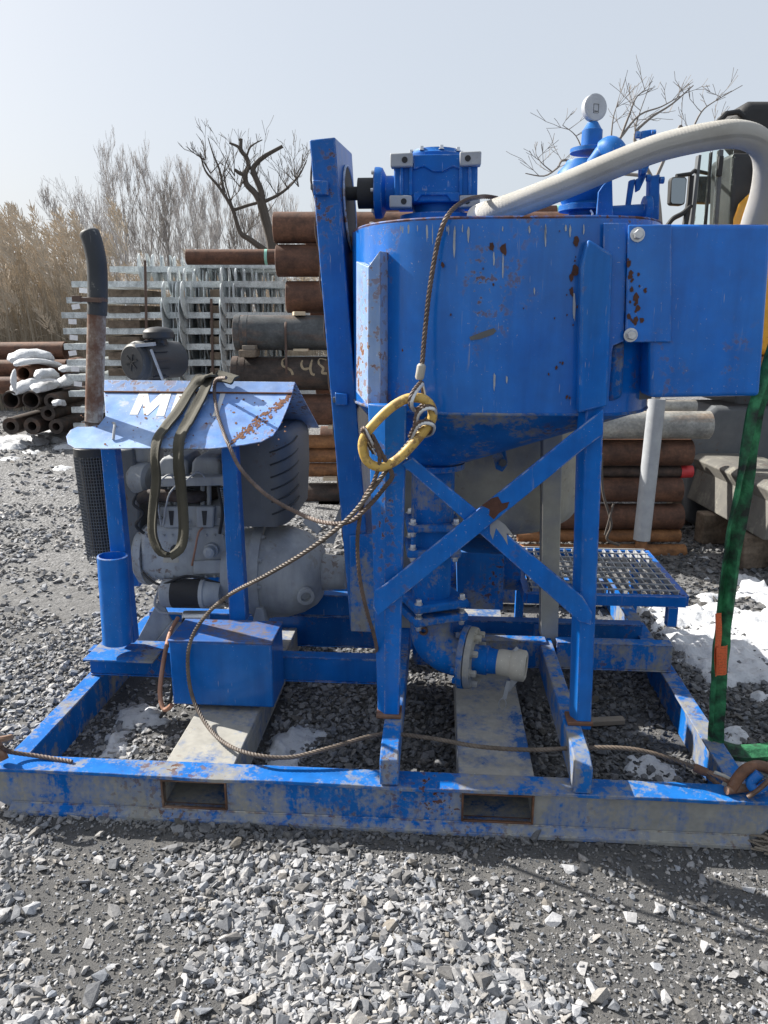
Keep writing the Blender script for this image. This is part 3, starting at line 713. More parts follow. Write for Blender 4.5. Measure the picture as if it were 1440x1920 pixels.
rg = [q+Vector((-.018, 0, -.092))+Vector((.013*math.cos(a), 0, .022*math.sin(a))) for a in np.linspace(0, 2*math.pi, 17)[:-1]]
m.tube(rg, .002, 6, closed=True); part('camlock_arm', m, 'galvanised_worn', cp, bevel=0)
m = MB(); a = P(794, 1182, .58-rp); m.lathe((a.x, a.y+.012, a.z), (0, -1, 0), [(0, .016), (.02, .016), (.02, .009), (.008, .009)], 14, cap=False); part('threaded_port', m, 'hook_rust', elb, bevel=0)

# mixing tub behind, caked with cement
tu, tvv, tr = .42, 1.35, .40
zt0, zt1 = P(900, 1000, 1.05).z, P(900, 800, 1.05).z
m = MB(); m.lathe((tu, tvv, zt0), (0, 0, 1), [(0, tr*.80), (.03, tr*.9), (.09, tr), (zt1-zt0+.25, tr), (zt1-zt0+.25, tr*.97), (.12, tr*.95)], 48); part('mixing_tub', m, 'cement_grey', bevel=0)
m = MB(); m.px([(918, 835), (932, 833), (952, 872), (942, 885), (930, 880)], .82, .83); m.px([(934, 833), (946, 830), (952, 868), (946, 872)], .85, .86); part('hinge_lug', m, 'blue_dusty', bevel=.002)
m = MB(); m.cyl(P(943, 868, .80), P(943, 868, .90), .014, 14); part('hinge_pin', m, 'dark_grey_metal', bevel=0)
m = MB(); m.px([(855, 1034), (945, 1040), (943, 1144), (858, 1142)], 1.0, 1.3); part('pump_box', m, 'blue_dusty', bevel=.004)
m = MB(); m.px([(1018, 790), (1056, 780), (1046, 1212), (1014, 1212)], .86, .93); part('rear_leg', m, 'cement_grey', bevel=.004)
m = MB(); m.px([(752, 880), (774, 880), (770, 1190), (748, 1190)], .92, .99); part('rear_leg', m, 'cement_grey', bevel=.004)
m = MB(); m.px([(1012, 1210), (1050, 1214), (1046, 1232), (1014, 1228)], .85, .94); part('rear_foot', m, 'hook_rust', bevel=.003)
# second tub stand pieces and pump motor in the shade
m = MB(); m.cyl((.05, 1.25, .42), (.55, 1.25, .42), .10, 24); part('pump_barrel', m, 'blue_dusty', bevel=0)

# belt guard
gf = [(580, 262), (628, 257), (702, 1182), (657, 1180)]
F0 = [P(x, y, .56) for x, y in gf]
bk_ = [P(615, 278, .80), P(660, 288, .80), P(700, 1040, .86), P(668, 1040, .86)]
m = MB(); Bk = [Vector((F0[0].x+.005, .84, F0[0].z-.01)), P(660, 287, .84), P(712, 1130, .84), Vector((F0[3].x+.005, .84, F0[3].z+.02))]
m.loft(F0, Bk)
guard = part('belt_guard', m, 'blue_shaded', bevel=.004)
# shaft opening seen on the right cheek: dark ring set into the plate
def on_cheek(t, h):                                 # t along depth, h along height of the right cheek
    a = F0[1].lerp(F0[2], h); b = Bk[1].lerp(Bk[2], h); return a.lerp(b, t)
cn = (on_cheek(1, .1)-on_cheek(0, .1)).cross(on_cheek(.5, .3)-on_cheek(.5, 0)).normalized()
if cn.x < 0: cn = -cn
hole = []
for k in range(28):
    a = 2*math.pi*k/28; hole.append(on_cheek(.56+.36*math.cos(a), .118+.082*math.sin(a)))
m = MB(); m.prism([q+cn*.0015 for q in hole], cn*.002); part('shaft_opening', m, 'rubber_black', guard, bevel=0)
m = MB(); m.tube([q+cn*.003 for q in hole], .004, 6, closed=True); part('opening_rim', m, 'blue_faded_lit', guard, bevel=0)
for (x0, y0, x1, y1) in ((586, 337, 615, 365), (628, 737, 651, 760)):
    m = MB(); m.px([(x0, y0), (x1, y0+2), (x1+1, y1), (x0+1, y1)], .535, .558); lt = part('latch', m, 'blue_shaded', guard, bevel=.003)
    m = MB(); m.px([(x0-4, y0+8), (x0+2, y0+8), (x0+2, y0+18), (x0-4, y0+18)], .54, .558); part('latch_pin', m, 'dark_grey_metal', lt, bevel=.001)
m = MB(); m.cyl(P(648, 455, .70), P(690, 458, .70), .022, 12); part('guard_bracket', m, 'hook_rust', bevel=0)
m = MB(); m.px([(655, 1005), (702, 1000), (704, 1186), (658, 1184)], .545, .556); part('lower_guard_plate', m, 'blue_dusty', guard, bevel=.003)
m = MB(); m.tube([P(580+80*t+3*math.sin(t*60), 270+900*t, .575) for t in np.linspace(.01, .97, 60)], .0035, 6); part('guard_hinge_rod', m, 'strap_steel', guard, bevel=0)

# gearbox on top
GV = .56
gb = [(736, 296), (896, 294), (894, 388), (738, 388)]
m = MB(); m.px([(738, 305), (896, 303), (895, 378), (740, 380)], GV+.012, GV+.24); gbx = part('gearbox', m, 'cast_blue', bevel=.006)
m = MB(); m.px([(775, 290), (868, 288), (864, 318), (850, 312), (830, 322), (812, 322), (795, 312), (775, 318)], GV+.004, GV+.2)
m.px([(775, 360), (862, 360), (862, 378), (846, 378), (838, 366), (790, 366), (782, 378), (775, 378)], GV+.004, GV+.1); part('gearbox_rib', m, 'cast_blue', gbx, bevel=.003)
for q in ([(731, 287), (774, 286), (774, 312), (732, 313)], [(862, 284), (903, 283), (902, 309), (862, 311)], [(730, 366), (772, 366), (772, 389), (730, 389)], [(862, 366), (900, 365), (900, 388), (862, 389)]):
    m = MB(); m.px(q, GV-.012, GV+.03); pd = part('mounting_pad', m, 'galvanised_worn', gbx, bevel=.004)
    cx, cy = sum(a for a, b in q)/4+(6 if q[0][0] < 800 else -5), sum(b for a, b in q)/4
    m = MB(); c0 = P(cx, cy, GV-.0135); m.lathe(c0, (0, 1, 0), [(0, .009), (.003, .009)], 14); part('pad_hole', m, 'rubber_black', pd, bevel=0)
for x in (753, 770, 864, 881):
    m = MB(); m.px([(x-3, 312), (x+3, 312), (x+3, 366), (x-3, 366)], GV+.002, GV+.03); part('gearbox_web', m, 'cast_blue', gbx, bevel=.002)
m = MB(); g0 = P(818, 300, GV+.13); m.lathe((g0.x, g0.y, g0.z-.02), (0, 0, 1), [(0, .09), (.03, .09), (.036, .08), (.045, .075)], 32); part('gearbox_cover', m, 'cast_blue', gbx, bevel=0)
for k in range(8):
    a = 2*math.pi*k/8+.2; bolt((g0.x+.082*math.cos(a), g0.y+.082*math.sin(a), g0.z+.016), (0, 0, 1), .006, .012, gbx)
m = MB(); g1 = P(822, 412, GV+.12); m.lathe((g1.x, g1.y, g1.z-.06), (0, 0, 1), [(0, .13), (.07, .125), (.07, .085), (.14, .08)], 32); part('gearbox_pedestal', m, 'cast_blue', gbx, bevel=0)
for x in (697, 764, 812, 905): bolt(P(x, 421 if x > 700 else 426, .40), (0, 0, 1), .007, .014, hop)
ga0 = P(742, 362, GV+.12)
m = MB(); m.lathe(ga0, (-1, 0, 0), [(-.03, .052), (.03, .052), (.042, .075), (.052, .078), (.066, .078), (.068, .07)], 32); ifl = part('input_flange', m, 'cast_blue', gbx, bevel=0)
for k in range(6):
    a = 2*math.pi*k/6; bolt((ga0.x-.064, ga0.y+.066*math.cos(a), ga0.z+.066*math.sin(a)), (-1, 0, 0), .006, .012, ifl)
m = MB(); m.lathe(ga0, (-1, 0, 0), [(.068, .047), (.122, .047), (.124, .026), (.125, .021), (.20, .021)], 28); part('shaft_coupling', m, 'rubber_black', bevel=0)

# check valve with pressure gauge, levers
VV = .55
vc = P(1108, 380, VV); sc = R(1108, 380, 1, VV)
m = MB(); b0 = P(1095, 412, VV)
m.lathe(b0, (0, 0, 1), [(-.03, .075), (.006, .075), (.007, .048), (.022, .048), (.024, .078), (.040, .078), (.041, .07), (.05, .055), (.07, .05)], 32); vb = part('valve_base', m, 'cast_blue', bevel=0)
m = MB(); b1_ = P(1092, 345, VV); m.lathe((b1_.x+.0, VV, b1_.z-.02), (0, 0, 1), [(-.05, .05), (-.02, .068), (.02, .082), (.055, .075), (.075, .055), (.085, .05)], 32)
part('valve_bonnet', m, 'cast_blue', vb, bevel=0)
b2_ = P(1108, 287, VV); m = MB(); m.lathe((b2_.x, VV, b2_.z), (0, 0, 1), [(0, .062), (.012, .062), (.014, .031), (.062, .030), (.066, .026), (.084, .015)], 24); part('gauge_stem', m, 'cast_blue', vb, bevel=0)
gz = P(1113, 203, VV); m = MB(); m.cyl(gz+Vector((-.004, 0, -.075)), gz+Vector((0, 0, -.03)), .010, 12); part('gauge_neck', m, 'dark_grey_metal', vb, bevel=0)
gax = Vector((.35, -.94, .02)).normalized()
m = MB(); rg_ = R(1113, 203, 24, VV); m.lathe(gz-gax*.012, gax, [(0, rg_*.9), (.006, rg_), (.024, rg_), (.026, rg_*.93)], 32); gg = part('pressure_gauge', m, 'gauge_face', vb, bevel=0)
gx = gax.cross(Vector((0, 0, 1))).normalized(); 
def gpt(a, b, o=.0265): return gz+gax*(o-.012)+gx*a+Vector((0, 0, b))
m = MB(); m.tube([gpt(.008, .008), gpt(-.008, .008), gpt(-.008, -.016), gpt(.008, -.016)], .0008, 5, closed=True, smooth=False); m.prism([gpt(.005, -.010), gpt(.001, -.010), gpt(.001, -.013), gpt(.005, -.013)], gax*.001); m.prism([gpt(-.001, -.010), gpt(-.005, -.010), gpt(-.005, -.013), gpt(-.001, -.013)], gax*.001)
part('gauge_mark', m, 'rubber_black', gg, bevel=0)
# bent spout with hex union
m = MB(); sp = smooth_path([P(1098, 330, VV-.02), P(1118, 305, VV-.05), P(1136, 283, VV-.07), P(1148, 280, VV-.09), P(1160, 300, VV-.10), P(1164, 312, VV-.10)], 6); m.tube(sp, [.028]*12+[.034]*(len(sp)-12), 20); part('valve_spout', m, 'cast_blue', vb, bevel=0)
q = P(1152, 290, VV-.10); m = MB(); m.lathe(q, (P(1168, 320, VV-.11)-q), [(0, .040), (.016, .040), (.017, .034), (.028, .034), (.028, .038), (.04, .038)], 6, smooth=False); part('hex_union', m, 'cast_blue', vb, bevel=.002)
LV = .50
m = MB(); m.px([(1130, 348), (1148, 330), (1150, 418), (1118, 418), (1122, 360)], LV-.06, LV-.045); part('lever_plate', m, 'cast_blue', bevel=.002)
m = MB(); m.px([(1202, 245), (1224, 242), (1228, 262), (1222, 300), (1205, 345), (1198, 345)], LV, LV+.02); lv = part('lever', m, 'cast_blue', bevel=.004)
m = MB(); m.px([(1218, 330), (1238, 326), (1236, 412), (1216, 412)], LV-.01, LV+.03); lv2 = part('lever', m, 'cast_blue', bevel=.004)
m = MB(); m.px([(1180, 338), (1192, 335), (1182, 392), (1176, 402), (1172, 398)], LV+.005, LV+.02); part('lever', m, 'cast_blue', bevel=.003)
m = MB(); m.px([(1192, 336), (1214, 326), (1200, 356), (1193, 360)], LV, LV+.02); part('lever_link', m, 'cast_blue', bevel=.003)
m = MB(); m.cyl(P(1145, 402, LV), P(1212, 398, LV), .024, 16); m.lathe(P(1205, 398, LV), (1, 0, 0), [(0, .045), (.02, .045)], 20); part('pivot_shaft', m, 'cast_blue', bevel=0)
for x, y, s in ((1197, 253, 1), (1226, 250, 1), (1217, 334, 1), (1242, 338, 1), (1206, 322, 1)):
    m = MB(); m.lathe(P(x-5, y, LV-.005), (1, 0, 0), [(0, .010), (.012, .010)], 6, smooth=False); part('lever_bolt', m, 'cast_blue', lv if y < 300 else lv2, bevel=.001)
m = MB(); m.tube([P(1110, 415, .45), P(1111, 400, .45), P(1107, 394, .45)], .003, 8); part('clip_pin', m, 'bright_steel', bevel=0)

# engine bay: posts, hood, stub pipe
def post(poly, v, d=.05): 
    m = MB(); m.px(poly, v, v+d); return part('hood_post', m, 'blue_frame', bevel=.003)
post([(188, 838), (216, 838), (252, 1206), (222, 1206)], .63)
post([(414, 838), (442, 838), (462, 1165), (430, 1165)], .63)
post([(222, 838), (236, 838), (262, 1100), (246, 1100)], 1.12, .04)
sp0, sp1 = P(221, 1203, .58), P(211, 1042, .58)
m = MB(); rr = R(220, 1100, 27, .58); m.lathe(sp0, sp1-sp0, [(0, rr), ((sp1-sp0).length, rr), ((sp1-sp0).length+.002, rr*.88), (.02, rr*.88)], 24, cap=False)
part('stub_pipe', m, 'blue_frame', bevel=0)
m = MB(); m.box2((P(172, 1210, .6).x, .52, BH+.106), (P(300, 1210, .6).x, .70, BH+.114)); part('deck_plate', m, 'blue_worn', bevel=.002)
hA, hB, hC = P(195, 735, .82), P(548, 738, .82), P(300, 838, .52)
hn = (hB-hA).cross(hC-hA).normalized()
if hn.z < 0: hn = -hn
def HP(x, y, o=0): return PL(x, y, hA, hn)+hn*o
hood_px = [(195, 735), (548, 738), (540, 762), (526, 795), (512, 816), (490, 828), (455, 834), (425, 838), (390, 841), (330, 840), (250, 840), (200, 841), (140, 840), (127, 832), (124, 818), (132, 806), (145, 800), (170, 800), (185, 797), (198, 780)]
m = MB(); m.prism([HP(x, y) for x, y in hood_px], hn*-.004); hood = part('hood', m, 'blue_faded_lit', bevel=.001)
t0, t1, t2, t3 = HP(195, 735), HP(548, 738), P(553, 716, .86), P(192, 712, .86)
m = MB(); m.prism([t0+hn*.004, t1+hn*.004, t2, t3], (0, .004, -.004)); part('hood_ridge', m, 'blue_faded_lit', hood, bevel=.001)
m = MB(); m.prism([t3, t2, t2+Vector((.03, .36, -.22)), t3+Vector((-.03, .36, -.22))], (0, 0, -.004)); part('hood_rear', m, 'blue_faded_lit', hood, bevel=.001)
m = MB(); m.tube([HP(196, 736, .004), HP(372, 737.5, .004), HP(548, 739, .004)], .0035, 6); part('hood_seam', m, 'rust_flake', hood, bevel=0)
m = MB(); m.tube(smooth_path([HP(217, 800, .0), HP(216, 803, .022), HP(219, 808, .026), HP(216, 818, .016), HP(213, 826, .004)], 4), .005, 8); part('hood_handle', m, 'galvanised_worn', hood, bevel=0)
def paint(polys, name, mat):
    for pl in polys:
        m = MB(); m.prism([HP(x, y, .0008) for x, y in pl], hn*.0006); part(name, m, mat, hood, bevel=0)
paint([[(243, 778), (263, 733), (277, 733), (281, 757), (307, 733), (323, 733), (308, 780), (293, 780), (300, 758), (277, 779), (270, 778), (268, 757), (258, 778)]], 'painted_letter', 'white_paint')
paint([[(318, 779), (334, 733), (352, 733), (338, 779)], [(345, 780), (366, 735), (378, 735), (365, 780)], [(398, 781), (410, 752), (414, 734), (425, 733), (408, 781)]], 'painted_letter', 'white_paint')
m = MB()
for k in range(210):
    f = random.random(); x = 545-f*112+random.gauss(0, 1)*(1.2+4*math.sin(math.pi*f)); y = 741+f*90+random.gauss(0, 1)*(1.2+4*math.sin(math.pi*f)); w = 1.0+1.4*random.random(); l_ = 1.5+4*random.random()**2
    an = math.radians(141)+random.gauss(0, .25); c_, s_ = math.cos(an), math.sin(an); q = []
    for j in range(7):
        a = 2*math.pi*j/7; e_ = .5+.8*random.random(); q.append((x+c_*l_*e_*math.cos(a)-s_*w*e_*math.sin(a), y+s_*l_*e_*math.cos(a)+c_*w*e_*math.sin(a)))
    m.prism([HP(xx, yy, .0005+.000004*k) for xx, yy in q], hn*.0003)
for k in range(260):
    x = random.uniform(150, 540); y = random.uniform(740, 836)
    if mnoise.noise(Vector((x*.028, y*.04, 4))) < .05: continue
    w = .8+1.6*random.random()**2; m.prism([HP(x+w*(.5+.8*random.random())*math.cos(a)*1.3, y+w*(.5+.8*random.random())*math.sin(a), .0005+.0000035*k) for a in np.linspace(0, 2*math.pi, 7)[:-1]], hn*.0003)
rs_ = part('rust_streak', m, 'rust_flake', hood, bevel=0); rs_['kind'] = 'stuff'

# exhaust stack
EV = .66
m = MB(); m.lathe(P(176, 790, EV), P(182, 572, EV)-P(176, 790, EV), [(0, .031), ((P(182, 572, EV)-P(176, 790, EV)).length, .031)], 24); m.cyl(P(176, 800, EV+.03), P(176, 792, EV), .03, 20); part('exhaust_pipe', m, 'exhaust_paint', bevel=0)
m = MB(); bp = smooth_path([P(182, 590, EV), P(183, 560, EV), P(183, 525, EV), P(181, 490, EV), P(175, 460, EV), P(169, 440, EV), P(166, 430, EV)], 5); m.tube(bp, [.033]*(len(bp)-5)+[.032, .031, .028, .024, .016], 22); part('exhaust_boot', m, 'exhaust_boot', bevel=0)
m = MB(); q = P(182, 566, EV); m.lathe(q, (0, 0, 1), [(0, .036), (.014, .036)], 24); m.bar(q+Vector((-.06, -.03, .008)), q+Vector((.03, -.037, .004)), .012, .014); m.bar(q+Vector((-.07, -.03, .010)), q+Vector((-.04, -.03, .009)), .018, .02); part('exhaust_clamp', m, 'strap_steel', bevel=.001)
# air cleaner
AV = 1.12; ac = P(247, 679, AV); ra = R(247, 679, 36, AV); aax = Vector((.45, .89, .0)).normalized()
m = MB(); m.lathe(ac, aax, [(0, ra*.80), (.004, ra*.84), (.008, ra*.93), (.03, ra*.97), (.034, ra*1.04), (.05, ra*1.04), (.055, ra), (.24, ra*.97), (.25, ra*.85)], 40); acl = part('air_cleaner', m, 'black_plastic', bevel=0)
for k in range(28):
    a = 2*math.pi*k/28; x_ = aax.orthogonal().normalized(); y_ = aax.cross(x_); d_ = x_*math.cos(a)+y_*math.sin(a)
    m = MB(); m.bar(ac+aax*.058+d_*ra, ac+aax*.13+d_*ra, .004, .012, d_) if k % 2 else m.bar(ac+aax*.009+d_*ra*.86, ac+aax*.03+d_*ra*.94, .005, .008, d_); part('cleaner_rib', m, 'black_plastic', acl, bevel=0)
m = MB()
for k in range(3):
    a = math.pi*k/3+.25; x_ = aax.cross(Vector((0, 0, 1))).normalized(); d_ = x_*math.cos(a)+Vector((0, 0, math.sin(a))); m.bar(ac-d_*.035-aax*.002, ac+d_*.035-aax*.002, .006, .004, aax)
part('cleaner_emblem', m, 'rubber_black', acl, bevel=0)
rcap = P(297, 626, AV+.12); m = MB(); m.lathe((rcap.x, rcap.y, rcap.z-.02), (0, 0, 1), [(0, .058), (.006, .064), (.028, .063), (.04, .052), (.047, .03), (.05, 0.001)], 32); m.cyl((rcap.x, rcap.y, rcap.z-.18), (rcap.x, rcap.y, rcap.z-.015), .033, 20); part('rain_cap', m, 'black_plastic', bevel=0)
m = MB(); m.bar(P(283, 655, AV-.01), P(305, 712, AV-.01), .012, .008); m.bar(P(256, 648, AV), P(290, 645, AV), .03, .014); part('cleaner_strap', m, 'galvanised_worn', bevel=.001)
# fan guard and dark side plate
m = MB(); fg0, fg1 = P(175, 852, .95), P(200, 1045, .95); rfan = R(180, 950, 33, .95)
for k in range(44):
    a = 2*math.pi*k/44; d_ = Vector((math.cos(a), math.sin(a), 0)); m.tube([fg0+d_*rfan, fg1+d_*rfan], .0017, 4, caps=False)
for k in range(34):
    c_ = fg0.lerp(fg1, k/33); m.tube([c_+Vector((math.cos(a), math.sin(a), 0))*rfan for a in np.linspace(0, 2*math.pi, 21)[:-1]], .0017, 4, closed=True)
fgm = part('wire_fan_guard', m, 'dark_grey_metal', bevel=0); fgm['kind'] = 'stuff'
m = MB(); m.cyl(fg0+Vector((0, 0, -.02)), fg1+Vector((0, 0, .02)), rfan*.72, 24); part('fan_drum', m, 'rubber_black', bevel=0)
m = MB(); m.lathe(fg0, (0, 0, 1), [(-.004, rfan*1.02), (.03, rfan*1.0), (.045, rfan*.8)], 24); part('fan_drum_top', m, 'black_plastic', bevel=0)
m = MB(); m.px([(222, 842), (250, 842), (262, 960), (262, 1040), (250, 1050), (238, 1048)], .92, 1.25); part('side_shroud', m, 'dark_grey_metal', bevel=.01)
# engine
EVv = .86
m = MB(); m.px([(262, 1000), (275, 985), (425, 985), (428, 1085), (405, 1085), (290, 1090), (262, 1070)], EVv, EVv+.34); eng = part('engine_block', m, 'cast_grey', bevel=.02, seg=3)
c0 = P(262, 1038, EVv+.12); m = MB(); m.lathe(c0+Vector((.05, 0, 0)), (-1, 0, 0), [(0, .13), (.03, .125), (.045, .105), (.05, .05), (.075, .045)], 32); part('timing_cover', m, 'cast_grey', eng, bevel=0)
m = MB(); m.cyl(c0+Vector((-.03, .0, 0)), c0+Vector((-.05, .0, 0)), .075, 28); part('crank_pulley', m, 'dark_grey_metal', eng, bevel=0)
m = MB(); m.px([(300, 950), (424, 948), (424, 986), (300, 988)], EVv+.01, EVv+.3); part('cylinder_deck', m, 'cast_grey', eng, bevel=.004)
for x in (322, 384):
    m = MB(); m.px([(x-18, 950), (x+18, 950), (x+16, 990), (x-16, 990)], EVv-.012, EVv+.02); cw = part('tappet_housing', m, 'cast_grey', eng, bevel=.006)
    m = MB(); m.px([(x-6, 958), (x+4, 958), (x+2, 985), (x-3, 985)], EVv-.014, EVv-.010); part('housing_slot', m, 'rubber_black', cw, bevel=0)
    m = MB(); q = P(x, 930, EVv+.16)
    for k in range(9): m.lathe((q.x, q.y, P(x, 950, EVv+.1).z+.006+k*.009), (0, 0, 1), [(0, .072), (.004, .072)], 24)
    m.cyl((q.x, q.y, P(x, 955, EVv+.1).z), (q.x, q.y, P(x, 905, EVv+.1).z), .058, 20); part('finned_cylinder', m, 'dark_grey_metal', eng, bevel=0)
    m = MB(); m.px([(x-25, 868), (x-18, 858), (x+24, 858), (x+29, 868), (x+29, 894), (x-27, 894)], EVv+.03, EVv+.22); part('rocker_cover', m, 'cast_grey', eng, bevel=.012, seg=3)
    for dx in (-4, 8):
        m = MB(); m.cyl(P(x+dx, 950, EVv+.03), P(x+dx, 908, EVv+.05), .0095, 12); part('pushrod_tube', m, 'cast_grey', eng, bevel=0)
for x, y in ((303, 970), (353, 978), (413, 972), (353, 1010), (354, 992)): bolt(P(x, y, EVv-.0), (0, -1, 0), .007, .012, eng, 'cast_grey')
m = MB(); m.px([(288, 897), (440, 893), (440, 910), (300, 913)], EVv-.02, EVv+.06); part('cylinder_head_rail', m, 'cast_grey', eng, bevel=.003)
m = MB(); m.tube(smooth_path([P(262, 935, EVv), P(285, 928, EVv-.01), P(330, 930, EVv-.005), P(368, 932, EVv+.02), P(400, 925, EVv+.1)], 5), .024, 16); part('exhaust_manifold', m, 'rust_dark', eng, bevel=0)
m = MB(); m.lathe(P(250, 895, EVv+.1), (1, -.25, 0), [(0, .05), (.02, .065), (.08, .065), (.09, .05)], 24); part('oil_filter', m, 'cast_grey', eng, bevel=0)
m = MB(); m.lathe(P(262, 845, EVv+.12), (0, 0, -1), [(-.03, .045), (.03, .045), (.055, .028)], 20); part('fuel_bowl', m, 'cast_grey', eng, bevel=0)
m = MB(); m.tube(smooth_path([P(258, 925, EVv-.01), P(250, 945, EVv-.03), P(268, 962, EVv-.03), P(255, 985, EVv-.01), P(270, 1000, EVv)], 5), .006, 8); part('fuel_line', m, 'rubber_black', eng, bevel=0)
m = MB(); m.px([(306, 1046), (335, 1046), (335, 1055), (306, 1055)], EVv-.002, EVv+.001); part('data_plate', m, 'pale_steel', eng, bevel=0)
for x in range(275, 425, 16):
    for y in (1003, 1080): bolt(P(x, y, EVv-.0), (0, -1, 0), .005, .009, eng, 'cast_grey')
for pts_, r_, mt in (([P(330, 905, EVv-.01), P(318, 890, EVv-.03), P(300, 905, EVv-.04), P(296, 940, EVv-.03), P(302, 985, EVv-.012)], .0035, 'galvanised_worn'), ([P(392, 905, EVv-.01), P(372, 885, EVv-.03), P(350, 900, EVv-.04), P(318, 925, EVv-.05), P(306, 985, EVv-.012)], .0035, 'galvanised_worn'),
                     ([P(412, 1000, EVv-.005), P(417, 960, EVv-.03), P(410, 920, EVv-.02), P(408, 900, EVv+.02)], .006, 'rubber_black'), ([P(268, 1075, EVv-.01), P(300, 1096, EVv-.06), P(350, 1080, EVv-.05), P(405, 1092, EVv-.03), P(430, 1100, EVv)], .005, 'rubber_black'), ([P(360, 1060, EVv-.004), P(366, 1030, EVv-.03), P(372, 1000, EVv-.03), P(380, 990, EVv-.006)], .0042, 'copper_cable')):
    m = MB(); m.tube(smooth_path(pts_, 6), r_, 8); part('engine_line', m, mt, eng, bevel=0)
m = MB(); m.lathe(P(398, 1030, EVv-.0), (0, -1, 0), [(0, .03), (.02, .03), (.024, .024), (.05, .022), (.055, .012)], 18); part('lift_pump', m, 'cast_grey', eng, bevel=0)
m = MB(); m.lathe(P(330, 1030, EVv-.0), (0, -1, 0), [(0, .020), (.012, .020), (.014, .014), (.03, .014)], 14); part('oil_filler', m, 'black_plastic', eng, bevel=0)
m = MB(); m.px([(362, 1052), (420, 1050), (420, 1076), (362, 1078)], EVv-.016, EVv+.01); part('governor_cover', m, 'cast_grey', eng, bevel=.005)
m = MB()
for k in range(9): m.px([(412, 915+k*4.2), (440, 915+k*4.2), (440, 917.2+k*4.2), (412, 917.2+k*4.2)], EVv+.0, EVv+.12)
fn_ = part('cooling_fins', m, 'cast_grey', eng, bevel=0); fn_['kind'] = 'stuff'
# starter motor
s0, s1 = P(304, 1112, EVv-.04), P(415, 1113, EVv-.04); sr = R(350, 1112, 27, EVv-.04); sl = (s1-s0).length
m = MB(); m.lathe(s0, s1-s0, [(0, sr*.75), (.008, sr*.95), (sl*.2, sr*.97)], 28); st_ = part('starter_motor', m, 'cast_grey', bevel=0)
m = MB(); m.lathe(s0, s1-s0, [(sl*.2, sr), (sl*.68, sr)], 28); part('motor_can', m, 'rubber_black', st_, bevel=0)
m = MB(); m.lathe(s0, s1-s0, [(sl*.68, sr*1.02), (sl*.74, sr*1.02), (sl*.76, sr*.9), (sl, sr*.7)], 28); part('drive_end', m, 'cast_grey', st_, bevel=0)
m = MB(); q0, q1 = P(344, 1156, EVv-.05), P(390, 1156, EVv-.05); m.lathe(q0, q1-q0, [(0, .02), (.004, .024), ((q1-q0).length, .024)], 20); part('solenoid', m, 'bright_steel', st_, bevel=0)
for pts_, r_, mt in (([P(300, 1100, EVv-.05), P(290, 1130, EVv-.07), P(300, 1148, EVv-.08), P(330, 1150, EVv-.06), P(345, 1152, EVv-.05)], .0045, 'galvanised_worn'), ([P(334, 1158, EVv-.07), P(318, 1190, EVv-.15), P(306, 1245, .50), P(300, 1300, .45), P(308, 1330, .42), P(322, 1322, .41)], .0085, 'copper_cable'), ([P(345, 1160, EVv-.07), P(332, 1210, .6), P(325, 1270, .46), P(318, 1320, .44), P(300, 1345, .44)], .006, 'rubber_black')):
    m = MB(); m.tube(smooth_path(pts_, 6), r_, 10); part('battery_cable', m, mt, bevel=0)
m = MB(); m.px([(300, 1120), (322, 1165), (285, 1212), (250, 1212)], .80, .81); m.px([(322, 1165), (345, 1172), (305, 1216), (285, 1212)], .78, .80); part('engine_mount', m, 'cast_grey', bevel=.003)
# air shroud
m = MB()
def shroud_sec(z, s=1.0):
    a = P(446, 900, .84).x; b = P(512, 900, .84).x; out = [Vector((a, .80, z))]
    for k in range(9):
        t = (math.pi/2)*k/8; out.append(Vector((b+.085*math.sin(t)*s, .80+.12*(1-math.cos(t)), z)))
    out += [Vector((b+.08*s, 1.2, z)), Vector((a, 1.2, z))]; return out
z0_, z1_ = P(480, 985, .82).z, P(480, 808, .82).z
secs = [shroud_sec(z0_, .6), shroud_sec(z0_+.02, .85), shroud_sec((z0_+z1_)/2, 1.0), shroud_sec(z1_-.05, 1.0), shroud_sec(z1_-.01, .8), shroud_sec(z1_, .5)]
k_ = len(secs[0])
m.add([q for s in secs for q in s], [(i*k_+j, i*k_+(j+1) % k_, (i+1)*k_+(j+1) % k_, (i+1)*k_+j) for i in range(5) for j in range(k_)], True); m.add(secs[0], [tuple(range(k_))]); m.add(secs[-1], [tuple(range(k_))])
shr = part('air_shroud', m, 'dark_grey_metal', bevel=0, angle=50)
for k in range(6):
    z = z0_+.05+k*(z1_-z0_-.08)/6; c_ = [q+Vector((0, -.001, 0)) for q in shroud_sec(z, .99)[1:10]]
    c_ = [q+Vector((0, 0, .045*i/8)) for i, q in enumerate(c_)]
    m = MB(); m.tube(c_, .0035, 6); part('shroud_rib', m, 'black_plastic', shr, bevel=0)
